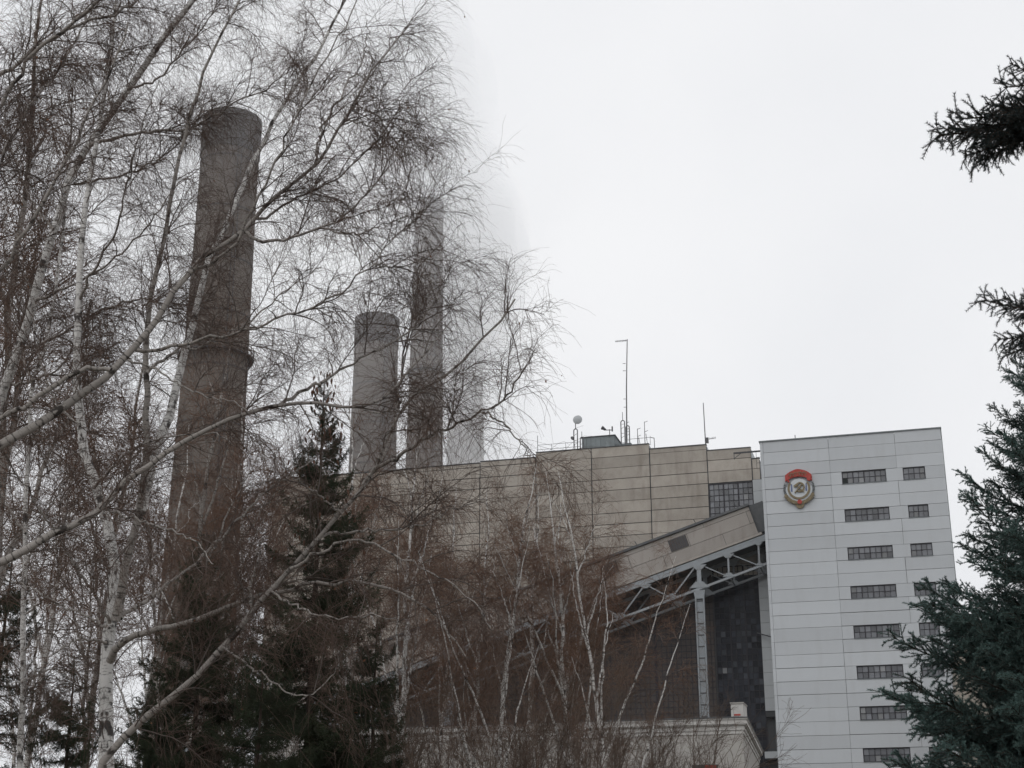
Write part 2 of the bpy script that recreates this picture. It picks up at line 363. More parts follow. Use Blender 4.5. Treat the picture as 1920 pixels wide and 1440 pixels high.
# leaf garland at the foot with a red boss
lf = MB()
for sgn in (-1, 1):
    for k in range(9):
        a = math.radians(270 + sgn * (8 + k * 6.6)); r = 1.36; x, zz_ = r * math.cos(a), cz + r * math.sin(a)
        aa = a + sgn * math.pi / 2
        lf.plate([(x - .20 * math.cos(aa), zz_ - .20 * math.sin(aa)), (x + .22 * math.cos(a), zz_ + .22 * math.sin(a)), (x + .22 * math.cos(aa), zz_ + .22 * math.sin(aa)), (x - .17 * math.cos(a), zz_ - .17 * math.sin(a))], -.12 - .02 * (k % 3), -.24 - .03 * (k % 3))
lf.build('leaf_garland', M['gold'], EM)
platestrip(MB(), 0, .21, 0, 360, 0, cz - 1.30, -.34, -.05, 20).build('red_boss', M['red'], EM)
platestrip(MB(), 0, .40, 180, 360, 0, .14, -.20, -.05, 14).build('ribbon', M['gold'], EM)

# ---------------------------------------------------------------- boiler house
BD = 8.0
BH = proot('boiler_house', 0, BD)
tag(BH, 'huge weathered beige concrete boiler house with stepped roofline behind the sloping gallery', 'building')
edges = [-53.5, -47.6, -41.7, -35.75, -29.8, -23.79, -17.91, -11.89, -6.08, -1.70, -.88]
tops = [43.2, 43.2, 43.2, 43.25, 43.38, 43.88, 43.88, 43.32, 42.68, 41.5]
for i, t_ in enumerate(tops):
    MB().box((edges[i] + .001, .12, 0), (edges[i + 1] - .001, 40, t_ - .12)).build('wall', M['core_pale'], BH)
    MB().box((edges[i], .07, 0), (edges[i + 1] - .003, .12, t_ - .16)).build('joint_backing', M['joint'], BH)
GTOPS = [32.84 + .310 * (x_ + .9) + .9 for x_ in (-53.5, -47.6, -41.7, -35.75, -29.8, -23.79, -17.91, -11.89)]
for i in range(len(tops)):
    x0, x1 = edges[i], edges[i + 1]
    lines = [tops[i]] + [z for z in [42.835 - 1.175 * k for k in range(40)] if z < tops[i] - .25]
    for k in range(len(lines) - 1):
        z1, z0 = lines[k], lines[k + 1]
        if i == 8 and z0 < 39.25 and z1 > 35.6: continue
        if i == 8 and z1 < 31: continue
        if i < 8 and z1 < GTOPS[i] + .6: continue
        if z0 < 10: continue
        if i == 9 and z1 < 39.3: continue
        dy = random.uniform(-.02, .02)
        gx = random.choice((.04, .05, .06)); gz = random.choice((.02, .03, .045))
        panel('panel', M['concrete'], BH, (round(x0 + gx, 3), dy, round(z0 + gz, 3)), (round(x1 - gx, 3), .068, round(z1 - gz, 3)))
    MB().box((x0 + .01, -.07, tops[i] + .002), (x1 - .01, .4, tops[i] + .08)).build('coping', M['roof_felt'], BH)
glazing(BH, -6.03, -1.72, 35.62, 39.2, -.01, 9, 6, M['glass'], every=3, heavy=.13, mun=.05)
# tall grimy window wall under the gallery
glazing(BH, -6.05, -1.66, 8.0, 30.9, -.01, 9, 40, M['glass_dirty'], every=3, heavy=.16, mun=.06)
for i in range(8):
    x0, x1 = edges[i], edges[i + 1]; GL_TOP = GTOPS[i]
    o = MB().box((x0 + .12, -.01, 6), (x1 - .12, .06, GL_TOP)).build('glazing_field', M['glass_wall'], BH)
    bars = MB()
    for k in range(1, 12): bars.box((x0 + .12 + k * .476 - .03, -.06, 6), (x0 + .12 + k * .476 + .03, -.012, GL_TOP))
    for k in range(1, int((GL_TOP - 6) / .58)): bars.box((x0 + .12, -.055, 6 + k * .58 - .03), (x1 - .12, -.015, 6 + k * .58 + .03))
    tag(bars.build('glazing_grid', M['muntin'], BH), kind='stuff')
    MB().box((x0 - .12, -.09, 6), (x0 + .12, .06, GL_TOP)).build('pilaster', M['muntin'], BH)

# ---------------------------------------------------------------- sloping coal gallery
GA = math.atan(.310)
gorg = plant(-.9, 3.0, 32.84)
ux = -E1 * math.cos(GA) + np.array([0, 0, -math.sin(GA)])        # runs down to the left
vz = -E1 * (math.sin(GA)) * 1.0 + np.array([0, 0, math.cos(GA)])  # square to it, upwards
dy_ = E2
mat4 = Matrix(((-ux[0], dy_[0], vz[0], gorg[0]), (-ux[1], dy_[1], vz[1], gorg[1]), (-ux[2], dy_[2], vz[2], gorg[2]), (0, 0, 0, 1)))
GR = empty('conveyor_gallery', mat=mat4)
tag(GR, 'enclosed concrete conveyor gallery sloping up to the pale tower on steel trusses', 'conveyor')
LG = 64.0
MB().box((-LG, .07, .02), (-.06, 3.9, 2.70)).build('gallery_body', M['joint'], GR)
courses = [(.0, 1.10, 3.2), (1.10, 2.34, 0.4), (2.34, 2.74, 4.6)]
for ci, (v0, v1, off) in enumerate(courses):
    x = -.0; first = True
    while x > -LG:
        ln = (off if first else 6.0); first = False
        xa = max(x - ln, -LG)
        if ci == 1 and xa < -6.7 < x:           # louvred opening replaces part of this course
            pass
        if ln > .3: panel('panel', M['gallery'], GR, (round(xa + .02, 3), random.uniform(-.012, .012), v0 + .018), (round(x - .02, 3), .069, v1 - .018))
        x = xa
lv = MB().box((-8.3, -.035, 1.16), (-6.5, -.014, 2.30)).build('louvre', M['glass_wall'], GR)
for k in range(7): panel('slat', M['dark_steel'], lv, (-8.28 + k * .255, -.07, 1.18), (-8.16 + k * .255, -.036, 2.28))
for xx in (-13.6, -24.0, -36.0): MB().box((xx - 1.7, -.03, 1.16), (xx, -.014, 2.30)).build('louvre', M['glass_wall'], GR)
MB().box((-LG, -.22, 2.76), (.05, 4.1, 2.98)).build('roof', M['roof_felt'], GR)
for xx in (-5.2, -11.2, -19, -30): MB().tube((xx, .1, 2.98), (xx - .10, .1, 3.45), .035).build('roof_stub', M['dark_steel'], GR)
MB().box((-LG, -.10, -.26), (.3, 3.95, -.02)).build('floor_slab', M['gallery'], GR)
MB().box((-LG, -.02, -.60), (.6, .20, -.34)).build('floor_beam', M['steel'], GR)
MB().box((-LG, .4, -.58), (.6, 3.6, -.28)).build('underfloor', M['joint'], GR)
# dark connection between gallery end and tower
MB().box((-.04, .5, .1), (1.4, 3.9, 2.9)).build('end_joint', M['roof_felt'], GR)
# trusses: posts are upright in the world, so work in plant coordinates and convert
inv = np.linalg.inv(np.array(mat4))
def gl(s, d, z): p = inv @ np.append(plant(s, d, z), 1); return p[:3]
def topz(s): return 32.84 + .310 * (s + .9) - .80
def botz(s): return 27.85 + .318 * (s + 6.70)
upg = tuple(gl(0, 0, 1) - gl(0, 0, 0))
for d in (3.05, 6.75):
    MB().bar(gl(-63, d, topz(-63)), gl(.0, d, topz(0)), .22, .30, upg).build('top_chord', M['steel'], GR)
    MB().bar(gl(-63, d, botz(-63)), gl(.0, d, botz(0)), .20, .22, upg).build('bottom_chord', M['steel'], GR)
    posts = [-.97, -3.85, -6.65]
    for s in posts:
        wd = .40 if s == -6.65 else .17
        MB().bar(gl(s, d, botz(s) + .1), gl(s, d, topz(s) - .12), wd, .2, (0, 1, 0)).build('post', M['steel'], GR)
    for a, b in ((-6.45, -3.95), (-3.65, -1.1)):
        MB().bar(gl(a, d + .02, topz(a) - .2), gl(b, d + .02, botz(b) + .15), .10, .10, (0, 1, 0)).build('diagonal', M['steel'], GR)
    nodes = [-6.9 - 2.45 * k for k in range(23)]
    for k in range(22):
        a, b = nodes[k], nodes[k + 1]
        za, zb = (topz(a) - .1, botz(b) + .1) if k % 2 == 0 else (botz(a) + .1, topz(b) - .1)
        MB().bar(gl(a, d + .01, za), gl(b, d + .01, zb), .13, .14, (0, 1, 0)).build('diagonal', M['steel'], GR)
    # gusset plates
    for s, hi, wdt in ((-6.65, 0, .95), (-6.65, 1, .75), (-3.85, 0, .6), (-3.85, 1, .6), (-.97, 0, .4), (-.97, 1, .4), (nodes[1], 0, .7), (nodes[2], 1, .6), (nodes[3], 0, .7), (nodes[4], 1, .6)):
        zc = topz(s) - .12 if hi else botz(s) + .08
        sg = -1 if hi else 1
        pts = [(s - wdt, zc), (s + wdt, zc + .31 * wdt * 2 * 0), (s + wdt * .35, zc + sg * .62 * wdt), (s - wdt * .35, zc + sg * .62 * wdt)]
        v = [gl(x, d + y, z_) for y in (-.13, .13) for x, z_ in pts]
        MB().add(v, [(0, 1, 2, 3), (7, 6, 5, 4), (0, 4, 5, 1), (1, 5, 6, 2), (2, 6, 7, 3), (3, 7, 4, 0)]).build('gusset', M['steel'], GR)
for k in range(24):
    s = -.97 - 2.84 * k
    MB().bar(gl(s, 3.1, botz(s)), gl(s, 6.7, botz(s)), .12, .14).build('cross_beam', M['steel'], GR)

def support(s, label):
    ztop = botz(s) - .15
    o = proot('gallery_support', s, 3.0); tag(o, label, 'column', 'columns under the conveyor gallery')
    MB().add([(-.42, -.15, ztop - .8), (.42, -.15, ztop - .8), (.55, -.15, ztop), (-.55, -.15, ztop), (-.42, .3, ztop - .8), (.42, .3, ztop - .8), (.55, .3, ztop), (-.55, .3, ztop)],
             [(0, 1, 2, 3), (7, 6, 5, 4), (0, 4, 5, 1), (1, 5, 6, 2), (2, 6, 7, 3), (3, 7, 4, 0)]).build('column_head', M['steel'], o)
    MB().box((-.44, -.15, 0), (-.30, .25, ztop - .8)).box((.30, -.15, 0), (.44, .25, ztop - .8)).box((-.29, -.02, 0), (.29, .05, ztop - .9)).build('column_shaft', M['steel'], o)
    z_ = ztop - 1.05
    while z_ > 1:
        panel('batten', M['dark_steel'], o, (-.30, -.06, round(z_, 3)), (.30, -.021, round(z_ + .10, 3))); z_ -= 1.06
support(-6.68, 'tall battened steel column under the gallery next to the dark window wall')
support(-31.2, 'battened steel column carrying the middle of the gallery behind the birches')
support(-55.6, 'short battened steel column under the low end of the gallery')

# ---------------------------------------------------------------- roof of the boiler house
RZ = 43.88
ph = proot('roof_hut', -17.7, BD + 2.5, 43.7); tag(ph, 'grey sheet-metal hut on the boiler house roof beside the tall mast', 'hut')
MB().box((-1.75, 0, 0), (1.75, 3, 2.15)).build('wall', M['grey_sheet'], ph)
for k in range(7): panel('cladding_panel', M['grey_sheet'], ph, (-1.74 + k * .5, -.04, .05), (-1.27 + k * .5, -.002, 2.1))
MB().box((-1.85, -.12, 2.152), (1.85, 3.1, 2.24)).build('roof', M['roof_felt'], ph)
MB().box((1.752, .4, 0), (3.4, 2.6, 1.35)).build('lower_annex', M['grey_sheet'], ph)
MB().box((3.402, .5, 0), (5.3, 2.4, .85)).build('step_annex', M['grey_sheet'], ph)
sp_ = proot('weather_vane', -16.55, BD + 2.9, 45.94); tag(sp_, 'small horn and vane on a short post on top of the roof hut', 'weather vane')
MB().tube((0, 0, 0), (0, 0, .75), .04).build('post', M['dark_steel'], sp_)
MB().bar((-.62, 0, .72), (.28, 0, .66), .07).build('arm', M['dark_steel'], sp_)
MB().tube((-.38, 0, .74), (-.80, 0, 1.0), .07, .22, 10).build('horn', M['dark_steel'], sp_)
MB().box((.22, -.02, .5), (.36, .02, 1.05)).build('vane', M['dark_steel'], sp_)

def framed_mast(name, s, d, z, h, wd, label, extra=0):
    o = proot(name, s, d, z); tag(o, label, 'mast')
    for i in (-1, 1): MB().tube((i * wd / 2, 0, 0), (i * wd / 2, 0, h), .055).build('leg', M['mast_steel'], o)
    arch = MB(); P = [(wd / 2 * math.cos(math.pi * k / 6), 0, h + wd / 2 * math.sin(math.pi * k / 6)) for k in range(7)]
    for k in range(6): arch.tube(P[k], P[k + 1], .055, n=6)
    arch.build('arch', M['mast_steel'], o)
    for k in range(int(h / .5)): MB().bar((-wd / 2, 0, .3 + k * .5), (wd / 2, 0, .3 + k * .5 + .25 * (k % 2)), .03).build('rung', M['mast_steel'], o)
    if extra: MB().tube((0, 0, h + wd / 2), (0, 0, h + wd / 2 + extra), .03).build('spike', M['mast_steel'], o)
    return o
DM = framed_mast('dish_mast', -19.75, BD + 1.0, 43.9, 2.35, .38, 'short framed mast carrying a pale grid dish at the hut\'s far end')
MB().tube((0, 0, 2.5), (0, 0, 3.75), .045).build('stem', M['mast_steel'], DM)
dsh = MB(); N_ = 14
for k in range(N_):
    a0, a1 = 2 * math.pi * k / N_, 2 * math.pi * (k + 1) / N_
    for r0, r1 in ((0, .18), (.18, .34), (.34, .5)):
        q = [(.28 + r * math.cos(a), -.35 + .5 * r * r, 3.45 + r * .95 * math.sin(a)) for r, a in ((r0, a0), (r1, a0), (r1, a1), (r0, a1))]
        dsh.add(q + [(x, y + .02, z_) for x, y, z_ in q], [(0, 1, 2, 3), (7, 6, 5, 4), (1, 5, 6, 2)])
dsh.build('dish', M['core_pale'], DM)
MB().tube((-.34, -.2, 1.55), (-.34, .1, 1.55), .16, .16, 10).build('drum', M['mast_steel'], DM); MB().bar((-.34, 0, 1.55), (-.16, 0, 1.55), .05).build('drum_arm', M['mast_steel'], DM)
framed_mast('frame_mast', -19.12, BD + 1.1, 43.9, 1.45, .34, 'low framed mast next to the dish mast on the beige roof', .6)
framed_mast('frame_mast', -14.95, BD + 2.0, 44.55, 2.5, .40, 'framed mast with a spike standing against the tallest antenna', .9)
framed_mast('frame_mast', -14.35, BD + 1.5, 44.55, 1.75, .36, 'smaller framed mast at the foot of the tallest antenna')
TM = proot('antenna_mast', -14.42, BD + 1.2, 44.3); tag(TM, 'tallest thin antenna mast on the roof with a comb aerial at its top', 'antenna')
MB().tube((0, 0, 0), (.12, 0, 6.2), .075, .06).tube((.12, 0, 6.2), (.34, 0, 11.6), .06, .045).build('pole', M['mast_steel'], TM)
yg = MB().bar((.35, 0, 11.45), (-.95, 0, 11.5), .05)
for k in range(7): yg.bar((.15 - k * .17, -.16, 11.46), (.15 - k * .17, .16, 11.46), .03)
for k in range(7): yg.bar((.15 - k * .17, 0, 11.36), (.15 - k * .17, 0, 11.58), .03)
yg.build('comb_aerial', M['mast_steel'], TM)
for k, z_ in enumerate((4.1, 5.0, 8.1, 8.9)): MB().bar((.1, 0, z_), (-.22, 0, z_ + .02), .045).build('side_rod', M['mast_steel'], TM)
for k, z_ in enumerate((1.7, 2.4)): MB().bar((.05, 0, z_), (.30, 0, z_ + .08), .04).build('side_rod', M['mast_steel'], TM)
TN = proot('antenna_mast', -6.25, BD + .6, 43.2); tag(TN, 'single thin antenna rod with a small comb aerial near its foot, beside the roof step', 'antenna')
MB().tube((0, 0, 0), (-.05, 0, 4.75), .055, .04).build('pole', M['mast_steel'], TN)
yb = MB().bar((0, 0, .85), (1.05, 0, .95), .045).box((.05, -.05, .45), (.32, .05, 1.05))
for k in range(6): yb.bar((.3 + k * .14, 0, .80 + .01 * k), (.3 + k * .14, 0, 1.04 + .01 * k), .03)
yb.build('comb_aerial', M['mast_steel'], TN)
for s, h, lab in ((-12.6, 2.9, 'short aerial with two side rods on the roof right of the framed masts'), (-13.35, 2.2, 'faint thin aerial between the framed masts and the railing end')):
    a = proot('aerial', s, BD + 1.6, 43.9); tag(a, lab, 'antenna')
    MB().tube((0, 0, 0), (0, 0, h), .045, .03).build('pole', M['mast_steel'], a)
    for q in (.62, .97): MB().bar((0, 0, h * q), (.34, 0, h * q + .12), .04).build('side_rod', M['mast_steel'], a)
    MB().bar((.3, 0, 0), (.12, 0, h * .55), .05).build('brace', M['mast_steel'], a)
RL = proot('roof_railing', -23.7, BD + .5, 43.9); tag(RL, 'thin metal safety railing along the stepped edge of the beige roof', 'railing')
for z_ in (.45, .95): MB().bar((0, 0, z_), (4.6, 0, z_), .035).build('rail', M['mast_steel'], RL)
for z_ in (.8,): MB().bar((9.3, 0, z_), (11.9, 0, z_ + .02), .035).build('rail', M['mast_steel'], RL)
for x in (0, 1.5, 3.0, 4.5, 9.4, 10.6, 11.85): MB().bar((x, 0, 0), (x, 0, 2.0 if x == 0 else .97), .05 if x == 0 else .035).build('post', M['mast_steel'], RL)
MB().bar((.05, 0, .9), (2.3, 0, .05), .03).build('stay', M['mast_steel'], RL)
MB().bar((11.9, 0, .82), (12.25, 0, .7), .06).bar((12.25, 0, .75), (12.28, 0, -.5), .06).build('down_pipe', M['mast_steel'], RL)

# ---------------------------------------------------------------- old plastered building in front
OD = -40.0
OB = proot('old_building', 0, OD); tag(OB, 'low old plastered building with a pale moulded cornice in front of the plant', 'building')
sk_ = math.tan(R(11.6) - FAC)           # its flank is not quite square to its front
def opoly(o, L=23.0): return [(-30 - o, -o), (1.95 + o, -o), (1.95 + o + sk_ * (L + 2 * o), L + o), (-30 - o, L + o)]
MB().prism(opoly(0), 0, 10.38).build('wall', M['plaster'], OB)
for z0, z1, o in ((10.382, 10.60, .06), (10.602, 10.66, .13), (10.662, 10.88, .10), (10.882, 10.95, .22), (10.952, 11.22, .30), (11.222, 11.30, .36)):
    MB().prism(opoly(o), z0, z1).build('cornice_band', M['cornice'], OB)
MB().prism(opoly(.40), 11.302, 11.36).build('roof_edge', M['roof_felt'], OB)
MB().prism(opoly(-.2), 11.361, 11.45).build('roof', M['roof_felt'], OB)
# rooftop vent block
VB = proot('roof_vent', 1.62, OD + .35, 11.452); tag(VB, 'small pale plastered vent block on the corner of the old building\'s roof', 'vent')
MB().box((-.38, 0, 0), (.38, 1.9, .80)).build('block', M['cornice'], VB)
MB().box((-.42, -.05, .802), (.42, 1.95, .87)).build('cap', M['plaster'], VB)
MB().box((-.2, -.03, .06), (.2, -.001, .16)).build('slot', M['red'], VB)
# small beige building by the tower's outer corner
p0 = at(1791, 1203, 112)
BB = empty('beige_house', (p0[0], p0[1], 0), ROT); tag(BB, 'beige rendered building with a stub chimney half hidden behind the blue spruce', 'building')
hz = float(p0[2])
MB().add([(-.35, 0, 0), (4, 0, 0), (4, 10, 0), (-.35, 10, 0), (-.35, 0, hz - 1.8), (4, 0, hz - 1.8), (4, 10, hz - 1.8), (-.35, 10, hz - 1.8), (0, .1, hz), (3.7, .1, hz), (3.7, 9, hz), (0, 9, hz)],
    [(0, 1, 5, 4), (1, 2, 6, 5), (2, 3, 7, 6), (3, 0, 4, 7), (4, 5, 9, 8), (5, 6, 10, 9), (6, 7, 11, 10), (7, 4, 8, 11), (8, 9, 10, 11), (3, 2, 1, 0)]).build('wall', M['beige_wall'], BB)
MB().box((-.06, -.03, hz + .002), (3.85, 9.2, hz + .10)).build('roof_edge', M['roof_felt'], BB)
MB().box((.10, .3, hz + .102), (.55, .8, hz + .48)).build('chimney', M['dark_steel'], BB)
# red board showing its top edge in front of the old building
p0 = at(1322, 1434, 70)
RB = empty('sign_board', (p0[0], p0[1], 0), ROT); tag(RB, 'red board with a dark frame on posts in front of the old plastered building', 'sign')
hz = float(p0[2])
for x in (-.4, .45): MB().box((x - .05, .03, 0), (x + .05, .12, hz - .1)).build('post', M['dark_steel'], RB)
MB().box((-.62, -.05, hz - 1.3), (.60, .0, hz)).build('frame', M['dark_steel'], RB)
MB().box((-.02, -.08, hz - 1.25), (.52, -.051, hz - .03)).build('red_face', M['red'], RB)

# ---------------------------------------------------------------- chimneys
def chimney(cx, Y, prof, platforms, label, segs=40):
    """prof: (z, diameter) from the ground up"""
    o = empty('chimney_stack', (cx, Y, 0)); tag(o, label, 'chimney', 'chimney stacks of the plant')
    zs = np.arange(0, prof[-1][0] + .01, 5.0); zs = np.append(zs, prof[-1][0]) if zs[-1] < prof[-1][0] - .1 else zs
    dm = np.interp(zs, [p[0] for p in prof], [p[1] for p in prof])
    V = []; Fq = []
    for z_, d in zip(zs, dm):
        for k in range(segs): a = 2 * math.pi * k / segs; V.append((d / 2 * math.cos(a), d / 2 * math.sin(a), z_))
    nr = len(zs)
    for i in range(nr - 1):
        for k in range(segs): Fq.append((i * segs + k, i * segs + (k + 1) % segs, (i + 1) * segs + (k + 1) % segs, (i + 1) * segs + k))
    # open top: inner lip
    d = dm[-1] * .84
    for zz_ in (zs[-1], zs[-1] - 12):
        for k in range(segs): a = 2 * math.pi * k / segs; V.append((d / 2 * math.cos(a), d / 2 * math.sin(a), zz_))
    for k in range(segs):
        a = (nr - 1) * segs; b = nr * segs; k2 = (k + 1) % segs
        Fq.append((a + k, a + k2, b + k2, b + k)); Fq.append((b + k, b + k2, b + segs + k2, b + segs + k))
    link('shaft', mesh_np('shaft', V, Fq, mats=[M['chimney']], smooth=True), o)
    for z_ in platforms:
        d = float(np.interp(z_, zs, dm)); mb = MB(); n = 28
        for k in range(n):
            a0, a1 = 2 * math.pi * k / n, 2 * math.pi * (k + 1) / n
            q = [(r * math.cos(a), r * math.sin(a)) for r, a in ((d / 2, a0), (d / 2 + .75, a0), (d / 2 + .75, a1), (d / 2, a1))]
            mb.prism(q, z_, z_ + .18)
            mb.bar((q[1][0], q[1][1], z_ + .18), (q[1][0], q[1][1], z_ + 1.3), .07)
            for zz_ in (.7, 1.28): mb.bar((q[1][0], q[1][1], z_ + zz_), (q[2][0], q[2][1], z_ + zz_), .06)
            mb.bar((d / 2 * math.cos(a0), d / 2 * math.sin(a0), z_ - 1.2), (q[1][0], q[1][1], z_), .08)
        mb.build('service_platform', M['dark_steel'], o)
    lad = MB(); d0 = dm[0]
    for i in range(nr - 1):
        a = math.radians(-60); p = lambda i, e: ((dm[i] / 2 + .25) * math.cos(a) + e * .25, (dm[i] / 2 + .25) * math.sin(a), zs[i])
        for e in (-1, 1): lad.bar(p(i, e), p(i + 1, e), .08)
    lad.build('ladder', M['dark_steel'], o)
    n = 40
    for z_ in np.arange(12, zs[-1] - 6, 7.5):
        hp = MB(); d = float(np.interp(z_, zs, dm)) / 2
        for k in range(n):
            a0, a1 = 2 * math.pi * k / n, 2 * math.pi * (k + 1) / n
            hp.prism([(r * math.cos(a), r * math.sin(a)) for r, a in ((d - .05, a0), (d + .06, a0), (d + .06, a1), (d - .05, a1))], z_, z_ + .22)
        hp.build('hoop', M['soot'], o)
    hd = MB(); d = float(dm[-1]) / 2
    for k in range(n):
        a0, a1 = 2 * math.pi * k / n, 2 * math.pi * (k + 1) / n
        hd.prism([(r * math.cos(a), r * math.sin(a)) for r, a in ((d - .02, a0), (d + .16, a0), (d + .16, a1), (d - .02, a1))], zs[-1] - 5.5, zs[-1] + .1)
    hd.build('head_band', M['soot'], o)
    return o
chimney(-38.7, 178, [(0, 11.0), (40, 9.2), (60, 8.5), (86, 7.9), (101.5, 7.8)], [66.5], 'broad dark concrete chimney rising behind the birches, the widest of the stacks')
chimney(-24.95, 250, [(0, 11), (70, 8.5), (84, 8.2), (100.5, 7.9)], [], 'short dark chimney with a rounded rim between two taller stacks')
chimney(-26.4, 420, [(0, 16), (123, 11.1), (168, 9.7), (208, 8.8)], [150], 'tall slim chimney whose head fades into low cloud')
chimney(-18.8, 560, [(0, 19), (163, 15.0), (200, 13.8), (238, 12.8)], [166], 'pale chimney almost lost in mist above the boiler house roof')

# ---------------------------------------------------------------- mist
hb = MB().box((-420, -60, -1), (420, 700, 256)).build('haze', volume_mat('haze_air', .00014)); tag(hb, kind='stuff')
def blob(name, c, r, dens, lab, seed=0, shells=4):
    """bank of vapour: nested uneven shells, so that it thins out softly towards its rim"""
    import bmesh
    from mathutils import noise
    root = None
    vm = volume_mat(name + '_vapour', dens * 1.6 / shells)
    for k in range(shells):
        f = 1.0 - .8 * k / shells
        me = bpy.data.meshes.new(name)
        bm = bmesh.new(); bmesh.ops.create_icosphere(bm, subdivisions=4, radius=1.0)
        for v in bm.verts:
            p = v.co.copy(); g = f * (1.0 + .30 * noise.noise(p * 1.4 + Vector((seed * 7.1, k * 3.3, 0))) + .14 * noise.noise(p * 3.6 + Vector((0, seed * 5.0, k * 2.0))))
            v.co = Vector((p.x * r[0], p.y * r[1], p.z * r[2])) * g
        bm.to_mesh(me); bm.free(); me.materials.append(vm); me.polygons.foreach_set('use_smooth', [True] * len(me.polygons))
        if root is None:
            root = link(name, me); root.location = c; tag(root, lab, 'fog', kind='stuff')
        else: tag(link('fog_core', me, root), kind='stuff')
    return root
blob('fog_bank', (-30, 398, 229), (24, 46, 54), .022, 'low cloud swallowing the head of the tall chimney', 1)
blob('fog_bank', (-22, 500, 120), (34, 34, 170), .012, 'mist drifting in front of the palest chimney', 2)
blob('fog_bank', (-24, 508, 226), (30, 40, 58), .042, 'low cloud hiding the head of the palest chimney', 3)
blob('fog_bank', (-45, 166, 106), (36, 9, 38), .006, 'thin steam drifting past the rim of the broad chimney', 5, 2)
blob('fog_bank', (-40, 225, 104), (50, 16, 56), .007, 'thin steam drifting before the short chimney', 6, 2)
# ================================================================== trees: numpy growth
def resample(P, n):
    """smooth path through control points (Catmull-Rom), n even points"""
    P = np.asarray(P, float)
    if len(P) == 2: return P[0] + (P[1] - P[0]) * np.linspace(0, 1, n)[:, None]
    Q = np.vstack([2 * P[0] - P[1], P, 2 * P[-1] - P[-2]]); out = []
    for i in range(1, len(Q) - 2):
        t = np.linspace(0, 1, 12, endpoint=False)[:, None]; a, b, c, d = Q[i - 1], Q[i], Q[i + 1], Q[i + 2]
        out.append(.5 * (2 * b + (c - a) * t + (2 * a - 5 * b + 4 * c - d) * t ** 2 + (3 * b - a - 3 * c + d) * t ** 3))
    out = np.vstack(out + [P[-1:]]); s = np.concatenate([[0], np.cumsum(np.linalg.norm(np.diff(out, axis=0), axis=1))])
    u = np.linspace(0, s[-1], n); return np.stack([np.interp(u, s, out[:, k]) for k in range(3)], 1)

def tubes(P, Rr, k=3, uv=False):
    """P (N,n,3), Rr (N,n) -> verts, quads, uv"""
    N, n, _ = P.shape
    T = np.empty_like(P); T[:, 1:-1] = P[:, 2:] - P[:, :-2]; T[:, 0] = P[:, 1] - P[:, 0]; T[:, -1] = P[:, -1] - P[:, -2]
    T /= np.linalg.norm(T, axis=2, keepdims=True) + 1e-9
    ref = np.where(np.abs(T[..., 2:3]) > .9, np.array([1., 0, 0]), np.array([0, 0, 1.]))
    ref = np.broadcast_to(ref[:, n // 2:n // 2 + 1], T.shape)
    X = np.cross(T, ref); X /= np.linalg.norm(X, axis=2, keepdims=True) + 1e-9; Y = np.cross(T, X)
    a = np.arange(k) * 2 * np.pi / k
    V = P[:, :, None] + Rr[:, :, None, None] * (X[:, :, None] * np.cos(a)[None, None, :, None] + Y[:, :, None] * np.sin(a)[None, None, :, None])
    i = np.arange(n - 1)[:, None] * k; j = np.arange(k)[None]; j2 = (j + 1) % k
    q = np.stack([i + j, i + j2, i + k + j2, i + k + j], -1).reshape(-1, 4)
    Q = (np.arange(N) * n * k)[:, None, None] + q[None]
    U = None
    if uv:
        L = np.concatenate([np.zeros((N, 1)), np.cumsum(np.linalg.norm(np.diff(P, axis=1), axis=2), axis=1)], 1)
        ring = np.minimum(np.arange(k), k - np.arange(k))[None, None] / k * 2 * np.pi * np.maximum(Rr, .03)[:, :, None]
        U = np.stack([np.broadcast_to(L[:, :, None], (N, n, k)) + np.arange(N)[:, None, None] * 7.3, np.broadcast_to(ring, (N, n, k))], -1).reshape(-1, 2)
    return V.reshape(-1, 3), Q.reshape(-1, 4), U

def grow(P, Rr, M_, t0, t1, lo, hi, ang, upb, grav, wig, n, r0, r1, taperlen=.5, wts=None, rg=rng):
    """M_ children along parents P: length lo..hi, leaving at angle ang (mean, spread), bent by gravity; returns (M,n,3),(M,n)"""
    N, m, _ = P.shape
    ln = np.linalg.norm(np.diff(P, axis=1), axis=2).sum(1)
    pr = ln if wts is None else ln * wts
    idx = rg.choice(N, M_, p=pr / pr.sum()); t = rg.uniform(t0, t1, M_)
    f = t * (m - 1); i = np.minimum(f.astype(int), m - 2); fr = (f - i)[:, None]
    A = P[idx, i]; B = P[idx, i + 1]; pos = A + (B - A) * fr
    T = B - A; T /= np.linalg.norm(T, axis=1, keepdims=True) + 1e-9
    v = rg.normal(size=(M_, 3)); v -= (v * T).sum(1, keepdims=True) * T; v /= np.linalg.norm(v, axis=1, keepdims=True) + 1e-9
    an = np.abs(rg.normal(ang[0], ang[1], M_))[:, None]
    d = T * np.cos(an) + v * np.sin(an); d[:, 2] += upb; d /= np.linalg.norm(d, axis=1, keepdims=True)
    L = rg.uniform(lo, hi, M_) * (1 - taperlen * t)
    st = (L / (n - 1))[:, None]
    out = np.empty((M_, n, 3)); out[:, 0] = pos
    for q in range(1, n):
        out[:, q] = out[:, q - 1] + d * st
        d = d + rg.normal(size=(M_, 3)) * wig; d[:, 2] += grav * (.4 + 1.2 * q / n); d /= np.linalg.norm(d, axis=1, keepdims=True)
    pr_ = Rr[idx, i] * .75
    s = np.linspace(0, 1, n)[None]
    rad = np.minimum(r0, pr_)[:, None] * (1 - s) + r1 * s
    return out, rad

